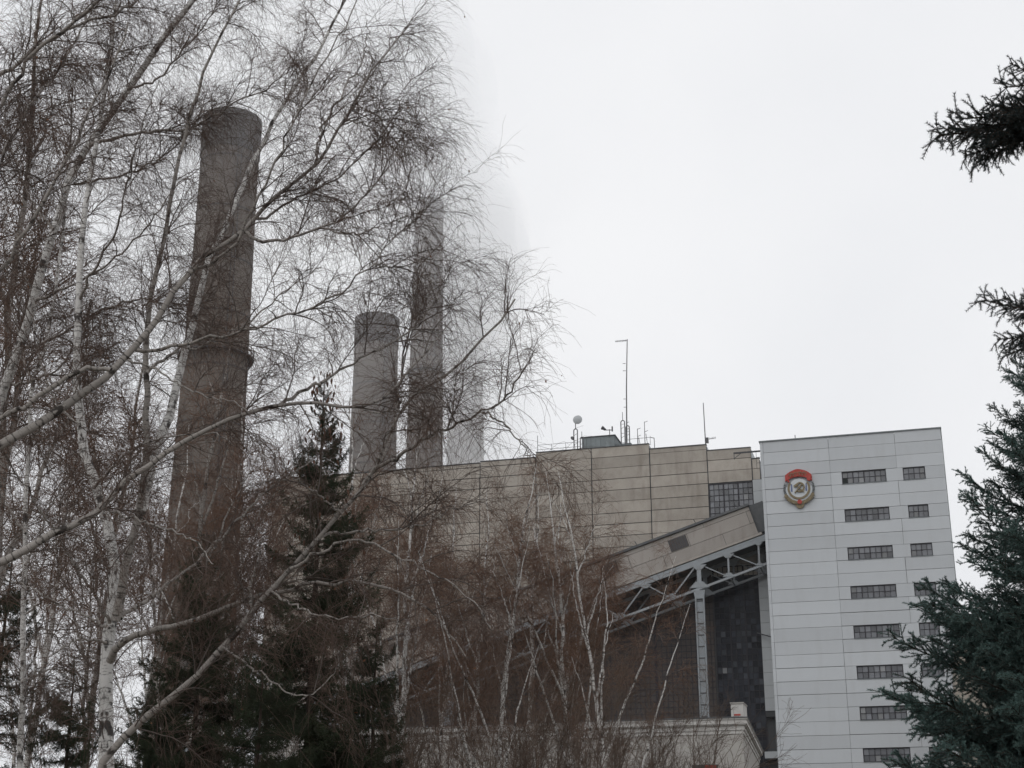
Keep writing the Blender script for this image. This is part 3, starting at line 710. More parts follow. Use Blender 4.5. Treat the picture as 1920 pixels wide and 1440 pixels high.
class Crown:
    def __init__(s): s.v = []; s.q = []; s.m = []; s.n = 0; s.t = []; s.tm = []
    def add(s, P, Rr, k, mi):
        V, Q, _ = tubes(P, Rr, k); s.v.append(V); s.q.append(Q + s.n); s.m.append(np.full(len(Q), mi)); s.n += len(V)
    def leaves(s, pts, size, mi, rg=rng):
        N = len(pts); a = rg.normal(size=(N, 3)); a /= np.linalg.norm(a, axis=1, keepdims=True); b = np.cross(a, rg.normal(size=(N, 3))); b /= np.linalg.norm(b, axis=1, keepdims=True)
        z = rg.uniform(.6, 1.3, (N, 1)) * size
        V = np.stack([pts, pts + a * z + b * z * .5, pts + a * z * 2, pts + a * z - b * z * .5], 1).reshape(-1, 3)
        Q = np.arange(N * 4).reshape(-1, 4); s.v.append(V); s.q.append(Q + s.n); s.m.append(np.full(N, mi)); s.n += len(V)
    def mesh(s, name, mats): return mesh_np(name, np.vstack(s.v), np.vstack(s.q), mats=mats, mi=np.concatenate(s.m))

def stem_mesh(name, P, r, k, m):
    V, Q, U = tubes(P[None], r[None], k, uv=True); return mesh_np(name, V, Q, mats=[m], smooth=True, uv=U)

def birch_crown(paths, radii, n1, n2, n3, dens=None, rg=rng, L1=(.6, 1.8), L2=(.4, 1.0), L3=(.3, .8), twig=0, scale=1.0, r3=(.0022, .0013), t0=.15, droop=1.0, leaves=0):
    """three orders of branching on given stems"""
    P = np.stack(paths); Rr = np.stack(radii); cr = Crown()
    a1, b1 = grow(P, Rr, n1, t0, 1.0, L1[0] * scale, L1[1] * scale, (.78, .32), .25, -.07 * droop, .13, 11, .011 * scale, .0032 * scale, .35, wts=dens, rg=rg)
    cr.add(a1, b1, 4, 1)
    a2, b2 = grow(a1, b1, n2, .10, 1.0, L2[0] * scale, L2[1] * scale, (.80, .32), .04, -.17 * droop, .15, 7, .0048 * scale, .0022 * scale, .4, rg=rg)
    cr.add(a2, b2, 3, 0)
    # finest twigs: on the branchlets and straight on the branches
    a3, b3 = grow(a2, b2, int(n3 * .82), .05, 1.0, L3[0] * scale, L3[1] * scale, (.75, .35), -.05, -.34 * droop, .20, 5, r3[0] * scale, r3[1] * scale, .25, rg=rg)
    cr.add(a3, b3, 3, 0)
    a4, b4 = grow(a1, b1, int(n3 * .18), .3, 1.0, L3[0] * scale, L3[1] * scale * 1.2, (.7, .3), -.05, -.36 * droop, .13, 5, r3[0] * scale, r3[1] * scale, .2, rg=rg)
    cr.add(a4, b4, 3, 0)
    if leaves:
        pick = rg.choice(len(a3), leaves); cr.leaves(a3[pick, -1], .022, 2, rg)
    return cr

def px_path(pts, Y0, Y1, n=30, jitter=.0):
    """photo pixels -> world path, distance running from Y0 to Y1"""
    Q = np.array([at(x, y, Y0 + (Y1 - Y0) * i / (len(pts) - 1)) for i, (x, y) in enumerate(pts)])
    P = resample(Q, n)
    if jitter:
        j = rng.normal(size=P.shape) * jitter; j[0] = 0; P = P + j
    return P
def px_r(w0, w1, Y, n=30, p=.62):     # stem radius from its width in the photo
    t = np.linspace(0, 1, n) ** p; return (w0 + (w1 - w0) * t) / 2 / F * Y / math.cos(TH) * .86

def birch(name, base, label, stems, n1, n2, n3, group='birches in front of the plant', dens=None, **kw):
    """stems: list of (kind, pixel path, Y0, Y1, w0, w1); kinds trunk / limb; all geometry relative to the foot"""
    o = empty(name, base); tag(o, label, 'tree', group)
    b = np.array(base); paths = []; radii = []
    for kind, pts, Y0, Y1, w0, w1 in stems:
        P = px_path(pts, Y0, Y1, 30, .018) - b
        if 'trunk' in kind:
            P[0] = (P[0][0], P[0][1], min(P[0][2], 0.0))
        r = px_r(w0, w1, (Y0 + Y1) / 2)
        link('trunk' if 'trunk' in kind else 'limb', stem_mesh(kind, P, r, 12 if w0 > 20 else 8, M['bark'] if (kind == 'trunk' or kind == 'white') else M['limb_bark']), o)
        paths.append(P); radii.append(r)
    cr = birch_crown(paths, radii, n1, n2, n3, dens=np.array(dens) if dens is not None else None, **kw)
    c = link('crown', cr.mesh('crown', [M['twig'], M['branch'], M['leaf']]), o); tag(c, kind='stuff')
    return o

def foot(x, Y): return (float(at(x, 1660, Y)[0]), Y, 0.0)

# ---- the forked birch with the thick white trunk, lower left
birch('birch_tree', foot(196, 22), 'thick white-trunked birch forking low beside the spruces', [
    ('trunk', [(192, 1905), (196, 1640), (198, 1440), (200, 1330), (204, 1230), (212, 1170), (216, 1110), (208, 1020), (192, 950), (172, 890), (155, 830), (147, 740), (144, 620), (149, 500), (161, 380), (178, 280), (200, 150), (215, 20), (225, -120)], 22, 23.5, 44, 5),
    ('limb', [(216, 1165), (226, 1110), (240, 1045), (258, 975), (272, 905), (274, 800), (272, 700), (280, 575), (300, 475), (320, 380), (345, 262), (370, 175), (396, 100), (445, 10), (480, -90)], 22, 21, 22, 4),
    ('white', [(262, 960), (285, 870), (308, 800), (330, 735), (352, 650), (372, 560), (398, 470), (440, 385), (478, 300), (520, 215), (560, 150), (605, 80), (650, -20), (690, -110)], 21.8, 25, 24, 4),
    ('limb', [(206, 1240), (222, 1212), (255, 1190), (300, 1178), (350, 1168), (425, 1140), (470, 1118), (520, 1112), (570, 1096), (640, 1090), (700, 1097), (770, 1120), (830, 1170), (870, 1230)], 22, 19.5, 18, 3),
    ('limb', [(206, 1168), (180, 1120), (150, 1075), (110, 1010), (78, 960), (40, 900), (10, 850)], 22, 20, 8, 3),
    ('limb', [(205, 1178), (150, 1150), (100, 1128), (50, 1098), (0, 1085)], 22, 23, 6, 2),
    ('limb', [(226, 1160), (250, 1140), (290, 1116), (340, 1075), (400, 1025), (475, 945), (530, 900), (590, 860)], 22, 24, 9, 3),
    ('limb', [(200, 1205), (150, 1196), (110, 1222), (60, 1262), (20, 1290)], 22, 21, 6, 2),
    ('limb', [(150, 800), (110, 760), (80, 690), (66, 600), (50, 520)], 22.6, 24, 7, 2),
    ('limb', [(150, 560), (180, 500), (215, 430), (240, 340), (262, 250), (300, 150)], 23, 21, 8, 2),
    ('limb', [(176, 915), (215, 872), (265, 835), (330, 818), (400, 812), (440, 830)], 22.6, 20, 8, 2),
    ('limb', [(275, 700), (330, 660), (400, 640), (470, 600), (540, 540), (600, 500)], 21.5, 23, 8, 2),
], 210, 2000, 10500, dens=[.8, 1.1, 1.0, .7, .8, .5, .8, .5, .9, 1, .8, 1], leaves=120)

# ---- the leaning birch that reaches across to the boiler house
birch('birch_tree', foot(150, 20.5), 'grey-barked birch leaning far over towards the boiler house', [
    ('greytrunk', [(120, 1930), (150, 1640), (190, 1440), (240, 1370), (300, 1325), (370, 1272), (420, 1214), (478, 1148), (540, 1072), (578, 1028), (628, 978), (676, 920), (708, 866), (728, 822), (760, 760), (800, 725), (850, 690), (900, 645), (940, 600), (970, 560)], 20.5, 20, 26, 4),
    ('limb', [(700, 884), (735, 862), (772, 840), (820, 812), (865, 792), (905, 773), (945, 754), (970, 715), (985, 690)], 20.2, 18.5, 11, 3),
    ('limb', [(545, 1066), (590, 1040), (640, 1018), (690, 1018), (750, 1045), (795, 1066), (853, 1097), (893, 1133), (920, 1180)], 20.2, 19, 8, 2),
    ('limb', [(590, 1014), (627, 1000), (690, 995), (747, 993), (800, 977), (838, 960), (905, 937)], 20.2, 21.5, 7, 2),
    ('limb', [(510, 1108), (540, 1130), (580, 1150), (630, 1160), (690, 1155), (760, 1160)], 20.3, 19, 6, 2),
    ('limb', [(476, 1150), (470, 1100), (484, 1050), (490, 1010)], 20.3, 20.6, 9, 3),
    ('limb', [(300, 1325), (296, 1296), (285, 1268), (280, 1240)], 20.4, 20, 5, 2),
    ('limb', [(420, 1214), (470, 1250), (520, 1285), (566, 1306), (620, 1270), (640, 1220)], 20.3, 19.4, 5, 2),
    ('limb', [(680, 916), (720, 850), (742, 780), (752, 700), (770, 620), (800, 560)], 20.2, 21, 9, 3),
    ('limb', [(905, 773), (940, 790), (975, 830), (1000, 870)], 18.9, 18.5, 5, 2),
    ('limb', [(640, 962), (600, 930), (560, 900), (530, 870)], 20.2, 19.5, 6, 2),
], 95, 950, 4300, dens=[.9, 1.2, .8, .8, .6, .5, .2, .4, 1.2, .8, .6], t0=.3, leaves=60)

# ---- the tree whose trunk stands outside the frame and whose two great limbs sweep in
birch('birch_tree', foot(-270, 18), 'birch sending two long dark limbs across the broad chimney', [
    ('trunk', [(-300, 1990), (-275, 1640), (-262, 1400), (-245, 1180), (-215, 1000), (-180, 850), (-150, 650), (-120, 450), (-90, 200), (-50, -50)], 18, 18.5, 46, 14),
    ('limb', [(-250, 1190), (-150, 1120), (0, 1052), (50, 1030), (105, 1000), (180, 960), (235, 898), (300, 860), (360, 820), (435, 785), (525, 760), (600, 757), (680, 766), (720, 752), (770, 700), (812, 645), (845, 606)], 18, 19, 26, 3),
    ('limb', [(-215, 1000), (-120, 910), (0, 835), (60, 800), (130, 755), (190, 714), (240, 665), (280, 612), (345, 524), (382, 480), (465, 424), (530, 355), (592, 308), (645, 225), (692, 145), (740, 80), (770, 50)], 18, 20, 28, 3),
    ('limb', [(-190, 900), (-80, 830), (0, 784), (60, 752), (130, 705), (175, 692), (212, 694)], 18, 18.4, 14, 10),
    ('limb', [(455, 432), (500, 455), (560, 440), (600, 425), (655, 395), (700, 345), (728, 308), (772, 262)], 19.3, 18, 10, 2),
    ('limb', [(250, 655), (300, 656), (370, 640), (455, 622), (540, 590), (620, 560), (695, 500), (735, 450), (780, 408)], 19, 17.5, 10, 2),
    ('limb', [(235, 668), (300, 700), (370, 738), (440, 755), (500, 790)], 19, 18, 6, 2),
    ('limb', [(525, 760), (580, 728), (640, 695), (700, 660), (770, 620), (810, 570), (838, 532)], 18.7, 20, 9, 2),
    ('limb', [(592, 308), (600, 250), (640, 180), (680, 110), (690, 40)], 19.7, 21, 7, 2),
    ('limb', [(350, 520), (430, 470), (480, 380), (520, 300), (560, 200), (610, 110), (660, 20), (690, -60)], 19.3, 18, 9, 2),
    ('limb', [(645, 225), (700, 232), (728, 195), (748, 190)], 19.8, 19, 5, 2),
    ('limb', [(480, 410), (560, 370), (640, 330), (700, 270), (735, 225), (755, 180)], 19.4, 20.5, 7, 2),
    ('limb', [(195, 955), (250, 972), (310, 990), (355, 1008), (380, 1030), (400, 1060)], 18.5, 17.8, 7, 2),
    ('limb', [(680, 766), (720, 775), (770, 740), (810, 735), (850, 770)], 18.9, 18.2, 5, 2),
    ('limb', [(600, 425), (660, 440), (720, 420), (760, 408), (795, 392)], 18.6, 19, 5, 2),
    ('limb', [(700, 495), (760, 500), (790, 485), (820, 476)], 18, 18.5, 4, 2),
    ('limb', [(-180, 850), (-80, 640), (20, 480), (90, 360), (150, 250), (200, 150), (240, 40)], 18.2, 17, 16, 4),
    ('limb', [(-120, 450), (-40, 300), (0, 200), (60, 105), (120, 55), (190, 0), (240, -60)], 18.3, 17.5, 16, 6),
    ('limb', [(-90, 200), (0, 140), (70, 90), (150, 45), (230, 20), (300, -40)], 18.4, 18.5, 12, 5),
    ('limb', [(-140, 560), (-60, 420), (0, 300), (50, 210), (110, 130), (160, 40)], 18.3, 19.5, 12, 4),
], 300, 2700, 15500, dens=[.1, .9, .8, .5, 1.1, 1.1, .7, .9, .7, .8, .9, .8, .8, 1, .8, .8, 1.0, 1.1, 1.1, 1.1], t0=.22, leaves=140)

# ---- thick white birch leaning in from the left
birch('birch_tree', foot(-110, 25), 'white birch with black scars leaning right through the upper branches', [
    ('trunk', [(-130, 1880), (-110, 1600), (-85, 1300), (-50, 1000), (-15, 820), (8, 730), (32, 655), (62, 565), (84, 490), (108, 400), (134, 322), (165, 268), (204, 216), (240, 168), (276, 110), (320, 55), (362, 0), (420, -80)], 25, 24, 40, 12),
    ('limb', [(168, 274), (205, 262), (260, 250), (305, 243), (345, 246), (385, 225), (440, 195), (500, 165), (560, 110)], 24.3, 23, 10, 2),
    ('limb', [(140, 345), (185, 338), (235, 328), (285, 305), (330, 275), (360, 235), (410, 200)], 24.3, 26, 7, 2),
    ('limb', [(60, 570), (110, 545), (160, 525), (220, 480), (280, 420), (330, 350), (380, 310)], 24.6, 23.5, 8, 2),
    ('limb', [(30, 660), (90, 640), (160, 600), (210, 575), (270, 565), (330, 575), (400, 560)], 24.8, 23.5, 8, 2),
    ('limb', [(100, 430), (60, 380), (30, 310), (10, 240), (-10, 160)], 24.4, 25.5, 7, 2),
    ('limb', [(240, 168), (290, 150), (340, 100), (390, 40), (430, -40)], 24, 23, 7, 2),
    ('limb', [(210, 212), (200, 140), (210, 70), (230, -20)], 24, 25, 6, 2),
    ('limb', [(10, 725), (60, 715), (110, 690), (150, 640), (200, 600)], 24.8, 24, 7, 2),
], 190, 1800, 11000, dens=[.5, 1, 1, 1, 1, 1, 1, 1, 1], t0=.2, leaves=60)

# ---- slim upright birch at the left border
birch('birch_tree', foot(32, 27), 'slim upright birch with a grey-white trunk beyond the forked birch', [
    ('trunk', [(28, 1850), (34, 1600), (37, 1420), (42, 1270), (47, 1120), (47, 970), (55, 845), (60, 720), (85, 650), (105, 540), (118, 420), (130, 300), (135, 150)], 27, 27.5, 20, 4),
    ('limb', [(50, 1150), (85, 1120), (120, 1095), (160, 1060), (200, 1040)], 27, 26, 5, 2),
    ('limb', [(48, 1000), (20, 960), (-10, 900), (-30, 850)], 27, 28, 6, 2),
    ('limb', [(47, 1060), (75, 1000), (100, 940), (135, 880), (160, 850)], 27, 28, 6, 2),
    ('limb', [(56, 830), (90, 780), (112, 730), (150, 690)], 27.2, 26, 6, 2),
    ('limb', [(45, 1220), (75, 1180), (100, 1190), (140, 1240)], 27, 26.4, 5, 2),
    ('limb', [(43, 1300), (70, 1265), (105, 1255), (150, 1290)], 27, 26.4, 5, 2),
    ('limb', [(60, 720), (40, 640), (20, 560), (10, 470)], 27.3, 28, 6, 2),
], 100, 950, 5400, t0=.2)

# ---------------------------------------------------------------- slender birches further back: shared prototypes
def wood_birch_meshes(seed, h, lean, n1, n2, n3, r=.09, fork=.45):
    rg = np.random.default_rng(seed); paths = []; radii = []
    n = 30; t = np.linspace(0, 1, n)
    wob = np.cumsum(rg.normal(size=(n, 2)) * .035, 0)
    T = np.stack([lean * t ** 1.5 * h * .12 + wob[:, 0], wob[:, 1], t * h], 1); T[:, :2] -= T[0, :2]
    rt = r * (1 - t) ** .8 + .008
    paths.append(T); radii.append(rt); kinds = ['trunk']
    nl = 9
    for k in range(nl):
        q = fork * .6 + (.92 - fork * .6) * k / nl + rg.uniform(-.03, .03); i = int(q * (n - 1)); L = h * (1 - q) * rg.uniform(.45, .8)
        az = rg.uniform(0, 2 * np.pi); el = rg.uniform(1.05, 1.4); s = np.linspace(0, 1, n)[:, None]
        d = np.array([math.cos(az) * math.cos(el), math.sin(az) * math.cos(el), math.sin(el)])
        P = T[i] + d * s * L + np.cumsum(rg.normal(size=(n, 3)) * .02, 0) * np.minimum(1, s * 4); P[:, 2] -= (s[:, 0] ** 2) * L * .05
        P[0] = T[i]
        paths.append(P); radii.append(rt[i] * .6 * (1 - s[:, 0]) + .006); kinds.append('limb')
    cr = birch_crown(paths, radii, n1, n2, n3, dens=np.array([.7] + [1.2] * nl), rg=rg, L1=(.8, 1.9), L2=(.4, .9), L3=(.25, .6), r3=(.0050, .0034), t0=.2, droop=.6, scale=1.0)
    out = [('trunk', stem_mesh('trunk', T, rt, 8, M['bark']))]
    for P, r_ in zip(paths[1:], radii[1:]): out.append(('limb', stem_mesh('limb', P, r_, 5, M['bark'])))
    out.append(('crown', cr.mesh('crown', [M['twig_rusty'], M['branch'], M['leaf']])))
    return out
WB = [wood_birch_meshes(3, 14, .5, 125, 1150, 4900), wood_birch_meshes(8, 14, -.4, 125, 1150, 4900, r=.08), wood_birch_meshes(21, 14, 1.0, 115, 1050, 4600, r=.085, fork=.3)]
WD = []
for w_ in WB:
    row_ = []
    for nm, me in w_:
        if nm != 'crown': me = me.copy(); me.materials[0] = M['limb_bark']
        row_.append((nm, me))
    WD.append(row_)
def wood_birch(x, Y, ytop, k, rz, label, grp='slender birches before the boiler house'):
    h = at(x, ytop, Y)[2]; s = h / 14.0
    o = empty('slender_birch', foot(x, Y), rz); o.scale = (s, s, s); tag(o, label, 'tree', grp)
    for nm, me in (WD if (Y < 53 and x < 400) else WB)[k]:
        c = link(nm, me, o)
        if nm == 'crown': tag(c, kind='stuff')
    return o
wood_birch(742, 50, 780, 0, 1.0, 'slender birch with a speckled white trunk right of the tall spruce')
wood_birch(885, 54, 930, 1, 2.2, 'slender birch in front of the low end of the gallery')
wood_birch(918, 48, 855, 2, .4, 'pale kinked birch before the boiler house\'s left bays')
wood_birch(1078, 50, 885, 0, 3.3, 'slender birch with a forked white stem below the gallery')
wood_birch(1066, 58, 930, 1, 5.0, 'thinner birch close behind the forked white stem')
wood_birch(1158, 47, 880, 2, 2.9, 'white birch leaning towards the steel gallery column')
wood_birch(800, 62, 900, 1, 4.1, 'birch standing behind the tall spruce beside the short chimney')
wood_birch(980, 60, 915, 0, 5.5, 'birch among the shrubs before the gallery\'s middle')
wood_birch(464, 58, 760, 1, .8, 'birch trunk showing white between the dark spruces', 'birches deep behind the spruces')
wood_birch(410, 64, 820, 0, 1.9, 'thin birch behind the leaning birch\'s lower trunk', 'birches deep behind the spruces')
wood_birch(530, 66, 780, 2, 3.7, 'birch hidden behind the tall spruce', 'birches deep behind the spruces')
wood_birch(630, 64, 760, 0, 4.6, 'birch filling the gap before the short chimney', 'birches deep behind the spruces')
wood_birch(140, 48, 560, 1, 2.5, 'tall birch standing behind the forked birch', 'birches deep behind the spruces')
wood_birch(300, 52, 600, 0, .2, 'tall birch before the broad chimney\'s foot', 'birches deep behind the spruces')
wood_birch(20, 56, 620, 2, 5.2, 'birch beyond the slim upright birch', 'birches deep behind the spruces')
wood_birch(-30, 34, -60, 1, 1.4, 'tall birch behind the leaning scarred birch', 'birches deep behind the spruces')
wood_birch(230, 70, 800, 1, 3.0, 'low birch far behind the forked birch', 'birches deep behind the spruces')

# ---------------------------------------------------------------- shrubs
def shrub_meshes(seed, h, stems, n2, n3, spread=.38, rr=.016):
    rg = np.random.default_rng(seed); n = 14; s = np.linspace(0, 1, n)[None, :, None]
    az = rg.uniform(0, 2 * np.pi, stems); sp = np.abs(rg.normal(0, spread, stems)); L = h * rg.uniform(.6, 1.05, stems)
    d = np.stack([np.cos(az) * np.sin(sp), np.sin(az) * np.sin(sp), np.cos(sp)], 1)
    P = np.stack([np.cos(az) * .3, np.sin(az) * .3, az * 0], 1)[:, None] * rg.uniform(0, 1, (stems, 1, 1)) + d[:, None] * s * L[:, None, None]
    P = P + np.cumsum(rg.normal(size=(stems, n, 3)) * .03, 1) * np.minimum(1, s * 4)
    P[:, 0, 2] = 0
    r = rr * rg.uniform(.6, 1.2, (stems, 1)) * (1 - s[..., 0] * .8)
    tr = Crown(); tr.add(P, r, 5, 0)
    cr = Crown()
    a2, b2 = grow(P, r, n2, .15, 1, .5, 1.6, (.55, .2), .15, -.01, .10, 8, .008, .004, .5, rg=rg); cr.add(a2, b2, 3, 0)
    a3, b3 = grow(a2, b2, n3, .1, 1, .2, .7, (.6, .25), .02, -.04, .15, 5, .0046, .003, .3, rg=rg); cr.add(a3, b3, 3, 0)
    return [('stems', tr.mesh('stems', [M['shrub']])), ('twigs', cr.mesh('twigs', [M['shrub']]))]
SH = [shrub_meshes(4, 6.5, 16, 220, 1800), shrub_meshes(9, 6.5, 11, 200, 1700, .30), shrub_meshes(15, 6.5, 9, 160, 1400, .30, .03)]
def shrub(x, Y, ytop, k, rz, label, cat='shrub', grp='bare shrubs along the foot of the plant', nm='bare_shrub'):
    h = at(x, ytop, Y)[2]; s = h / 6.5
    o = empty(nm, foot(x, Y), rz); o.scale = (s, s, s); tag(o, label, cat, grp)
    for a, me in SH[k]:
        c = link(a, me, o)
        if a == 'twigs': tag(c, kind='stuff')
shrub(1042, 38, 1190, 0, .3, 'tall bare shrub with dark stems fanning out below the forked white birch')
shrub(960, 42, 1180, 1, 1.2, 'bare reddish shrub left of the fanning dark shrub')
shrub(1130, 41, 1200, 1, 2.6, 'bare shrub at the foot of the white birch near the gallery column')
shrub(880, 40, 1200, 0, 3.7, 'bare shrub before the left end of the old building')
shrub(820, 44, 1180, 1, 4.4, 'bare shrub beside the low spruce')
shrub(1205, 46, 1260, 0, 5.1, 'lower bare shrub under the gallery\'s steel column')
shrub(770, 48, 1210, 0, .9, 'bare shrub between the tall spruce and the speckled birch')
shrub(700, 50, 1230, 1, 2.0, 'bare shrub behind the tall spruce\'s right skirts')
shrub(1005, 52, 1240, 1, 5.9, 'reddish shrub between two slender birches')
shrub(1110, 55, 1240, 0, 3.0, 'shrub behind the white birches')
shrub(920, 56, 1250, 0, 1.6, 'shrub behind the pale kinked birch')
shrub(590, 52, 1200, 0, 4.0, 'bare shrub in the dark behind the tall spruce')
shrub(450, 50, 1220, 1, 5.3, 'bare shrub among the dark spruces')
shrub(320, 46, 1230, 0, 2.4, 'bare shrub behind the leaning trunk')
shrub(120, 44, 1200, 1, 3.2, 'bare shrub between the slim birch and the forked birch')
shrub(1185, 56, 1290, 1, 1.1, 'bare shrub overlapping the old building\'s pale cornice')
shrub(1255, 60, 1335, 0, 2.2, 'low bare shrub next to the red board')
shrub(1310, 68, 1335, 2, .6, 'small bare sapling spreading its branches before the old building\'s cornice', 'tree', 'bare shrubs along the foot of the plant', 'bare_sapling')

# ---------------------------------------------------------------- spruces
def spruce_branch(name, seed, L, lat_step, lat_len, lat_ang, droop_lat, npm, nl, nw, mats, tipup=.25, sag=.16, sub=True, levels=(.10, .16), up_ang=0.0):
    """one bough: axis along +x, side shoots, needles as thin triangles"""
    rg = np.random.default_rng(seed); n = 14; s = np.linspace(0, 1, n)
    ax = np.stack([s * L, np.cumsum(rg.normal(size=n) * .012) * L, L * (-sag * s + (sag + tipup * .4) * s ** 3 * .9)], 1); ax[0] = 0
    st = Crown(); rad = np.linspace(.013, .004, n) * (L / 1.8) ** .5
    st.add(ax[None], rad[None], 5, 0)
    shoots = [(ax, rad)]
    lats = []
    x = L * .10
    while x < L * .985:
        t = x / L; i = min(int(t * (n - 1)), n - 2); p = ax[i] + (ax[i + 1] - ax[i]) * (t * (n - 1) - i); T = ax[i + 1] - ax[i]; T /= np.linalg.norm(T)
        for sg in (-1, 1, rg.choice([-1, 1])):
            if rg.random() < .12: continue
            a = lat_ang * rg.uniform(.75, 1.2); roll = rg.normal(0, .35) + (1.2 if rg.random() < .18 else 0)
            side = np.array([0, sg * math.cos(roll), math.sin(roll)])
            d = T * math.cos(a) + side * math.sin(a); ll = lat_len * L * (1 - t * .80) * rg.uniform(.6, 1.1) * min(1, .45 + t * 2.2)
            m = 6; q = [p]; dd = d.copy()
            for k in range(m - 1):
                q.append(q[-1] + dd * ll / (m - 1)); dd[2] -= droop_lat * (.5 + k / m); dd += rg.normal(size=3) * .06; dd /= np.linalg.norm(dd)
            lats.append(np.array(q))
        x += lat_step * rg.uniform(.7, 1.3)
    lats = np.stack(lats); lr = np.tile(np.linspace(.0045, .0025, 6), (len(lats), 1)); st.add(lats, lr, 3, 0)
    ll = np.linalg.norm(np.diff(lats, axis=1), axis=2).sum(1)
    if sub:
        M_ = int(ll.sum() / .085); sb, sr = grow(lats, lr * 2, M_, .15, .95, levels[0], levels[1], (lat_ang * .95, .15), 0.0, -droop_lat * .6, .06, 4, .003, .002, .5, rg=rg)
        st.add(sb, sr, 3, 0)
    # needles
    bases = []; dirs = []
    for P in ([ax[None]] + [lats] + ([sb] if sub else [])):
        Ls = np.linalg.norm(np.diff(P, axis=1), axis=2).sum(1); N = int(Ls.sum() * npm)
        idx = rg.choice(len(P), N, p=Ls / Ls.sum()); f = rg.uniform(.02 if P is not ax[None] else .3, 1.0, N) * (P.shape[1] - 1); i = np.minimum(f.astype(int), P.shape[1] - 2); fr = (f - i)[:, None]
        A = P[idx, i]; B = P[idx, i + 1]; T = B - A; T /= np.linalg.norm(T, axis=1, keepdims=True) + 1e-9
        v = rg.normal(size=(N, 3)); v -= (v * T).sum(1, keepdims=True) * T; v /= np.linalg.norm(v, axis=1, keepdims=True); v[:, 2] += .25
        d = T * .65 + v * .8; d /= np.linalg.norm(d, axis=1, keepdims=True)
        bases.append(A + (B - A) * fr); dirs.append(d)
    Bs = np.vstack(bases); D = np.vstack(dirs); N = len(Bs)
    w_ = np.cross(D, rg.normal(size=(N, 3))); w_ /= np.linalg.norm(w_, axis=1, keepdims=True); w_ *= nw / 2
    tip = Bs + D * (nl * rg.uniform(.7, 1.15, (N, 1)))
    V = np.stack([Bs - w_, Bs + w_, tip], 1).reshape(-1, 3)
    n0 = st.n
    me = mesh_np(name, np.vstack(st.v + [V]), np.vstack(st.q), np.arange(N * 3).reshape(-1, 3) + n0, mats=mats, mi=np.concatenate(st.m + [np.full(N, 1)]))
    return me

BLUE = [spruce_branch('bough', 30 + k, 1.8, .055, .38, .85, .05, 640, .024, .0050, [M['spruce_bark'], M['needle']], tipup=.35, sag=.12) for k in range(3)]
NEAR = [spruce_branch('bough', 50 + k, 1.6, .05, .30, .85, .16, 640, .020, .0036, [M['spruce_bark'], M['needle_near']], tipup=.0, sag=.14) for k in range(2)]
WOOD = [spruce_branch('bough', 70 + k, 2.6, .12, .30, .9, .30, 150, .050, .014, [M['spruce_bark'], M['needle_wood']], tipup=.35, sag=.30, sub=True, levels=(.14, .3)) for k in range(3)]

def spruce(name, base, h, rad, protos, protoL, label, cat, group, step, per, bottom=.4, power=.85, trunk_r=.12, seed=1, el_top=.75, el_bot=-.25, special=(), limit=None, cones=0, zj=.5):
    rg = np.random.default_rng(seed); o = empty(name, base); tag(o, label, cat, group)
    n = 20; t = np.linspace(0, 1, n); P = np.stack([np.cumsum(rg.normal(size=n) * .01), np.cumsum(rg.normal(size=n) * .01), t * h], 1); P[0] = 0
    link('trunk', stem_mesh('trunk', P, trunk_r * (1 - t) + .012, 8, M['spruce_bark']), o)
    z = bottom; pts = []
    while z < h - .12:
        q = 1 - z / h
        for k in range(per):
            az = rg.uniform(0, 2 * np.pi); ln = rad * q ** power * rg.uniform(.72, 1.12) + .10
            if limit and not limit(z, az, ln): continue
            el = el_bot + (el_top - el_bot) * (z / h) ** 1.6 + rg.normal(0, .08)
            b = link('branch', protos[rg.integers(len(protos))], o); s = ln / protoL
            b.scale = (s, max(s, .55) if q > .15 else s, max(s, .55) if q > .15 else s); b.location = (P[min(int(z / h * (n - 1)), n - 1), 0], P[min(int(z / h * (n - 1)), n - 1), 1], z + rg.uniform(-step * zj, step * zj)); b.rotation_euler = (rg.normal(0, .2), -el, az)
            if cones and z > h * .6: pts.append((b.location.x + math.cos(az) * ln * .75, b.location.y + math.sin(az) * ln * .75, b.location.z + ln * .6 * math.sin(el) - .05))
        z += step * rg.uniform(.8, 1.2)
    for (loc, az, el, ln, k, rl) in special:
        b = link('branch', protos[k], o); s = ln / protoL; b.scale = (s, s, s); b.location = loc; b.rotation_euler = (rl, -el, az)
    if cones:
        for k in range(cones):
            p = pts[rg.integers(len(pts))]; x, y, zz_ = (p[i] + rg.normal(0, .12) for i in range(3))
            if k == 0:
                mb = MB(); mb.tube((0, 0, 0), (0, 0, -.05), .012, .030, 6).tube((0, 0, -.05), (0, 0, -.15), .030, .012, 6); cone0 = mb.build('cone', M['cone'], o); c = cone0
            else: c = link('cone', cone0.data, o)
            c.location = (x, y, zz_); c.rotation_euler = (rg.normal(0, .3), rg.normal(0, .3), 0); sc_ = rg.uniform(.9, 1.5); c.scale = (sc_,) * 3
    return o

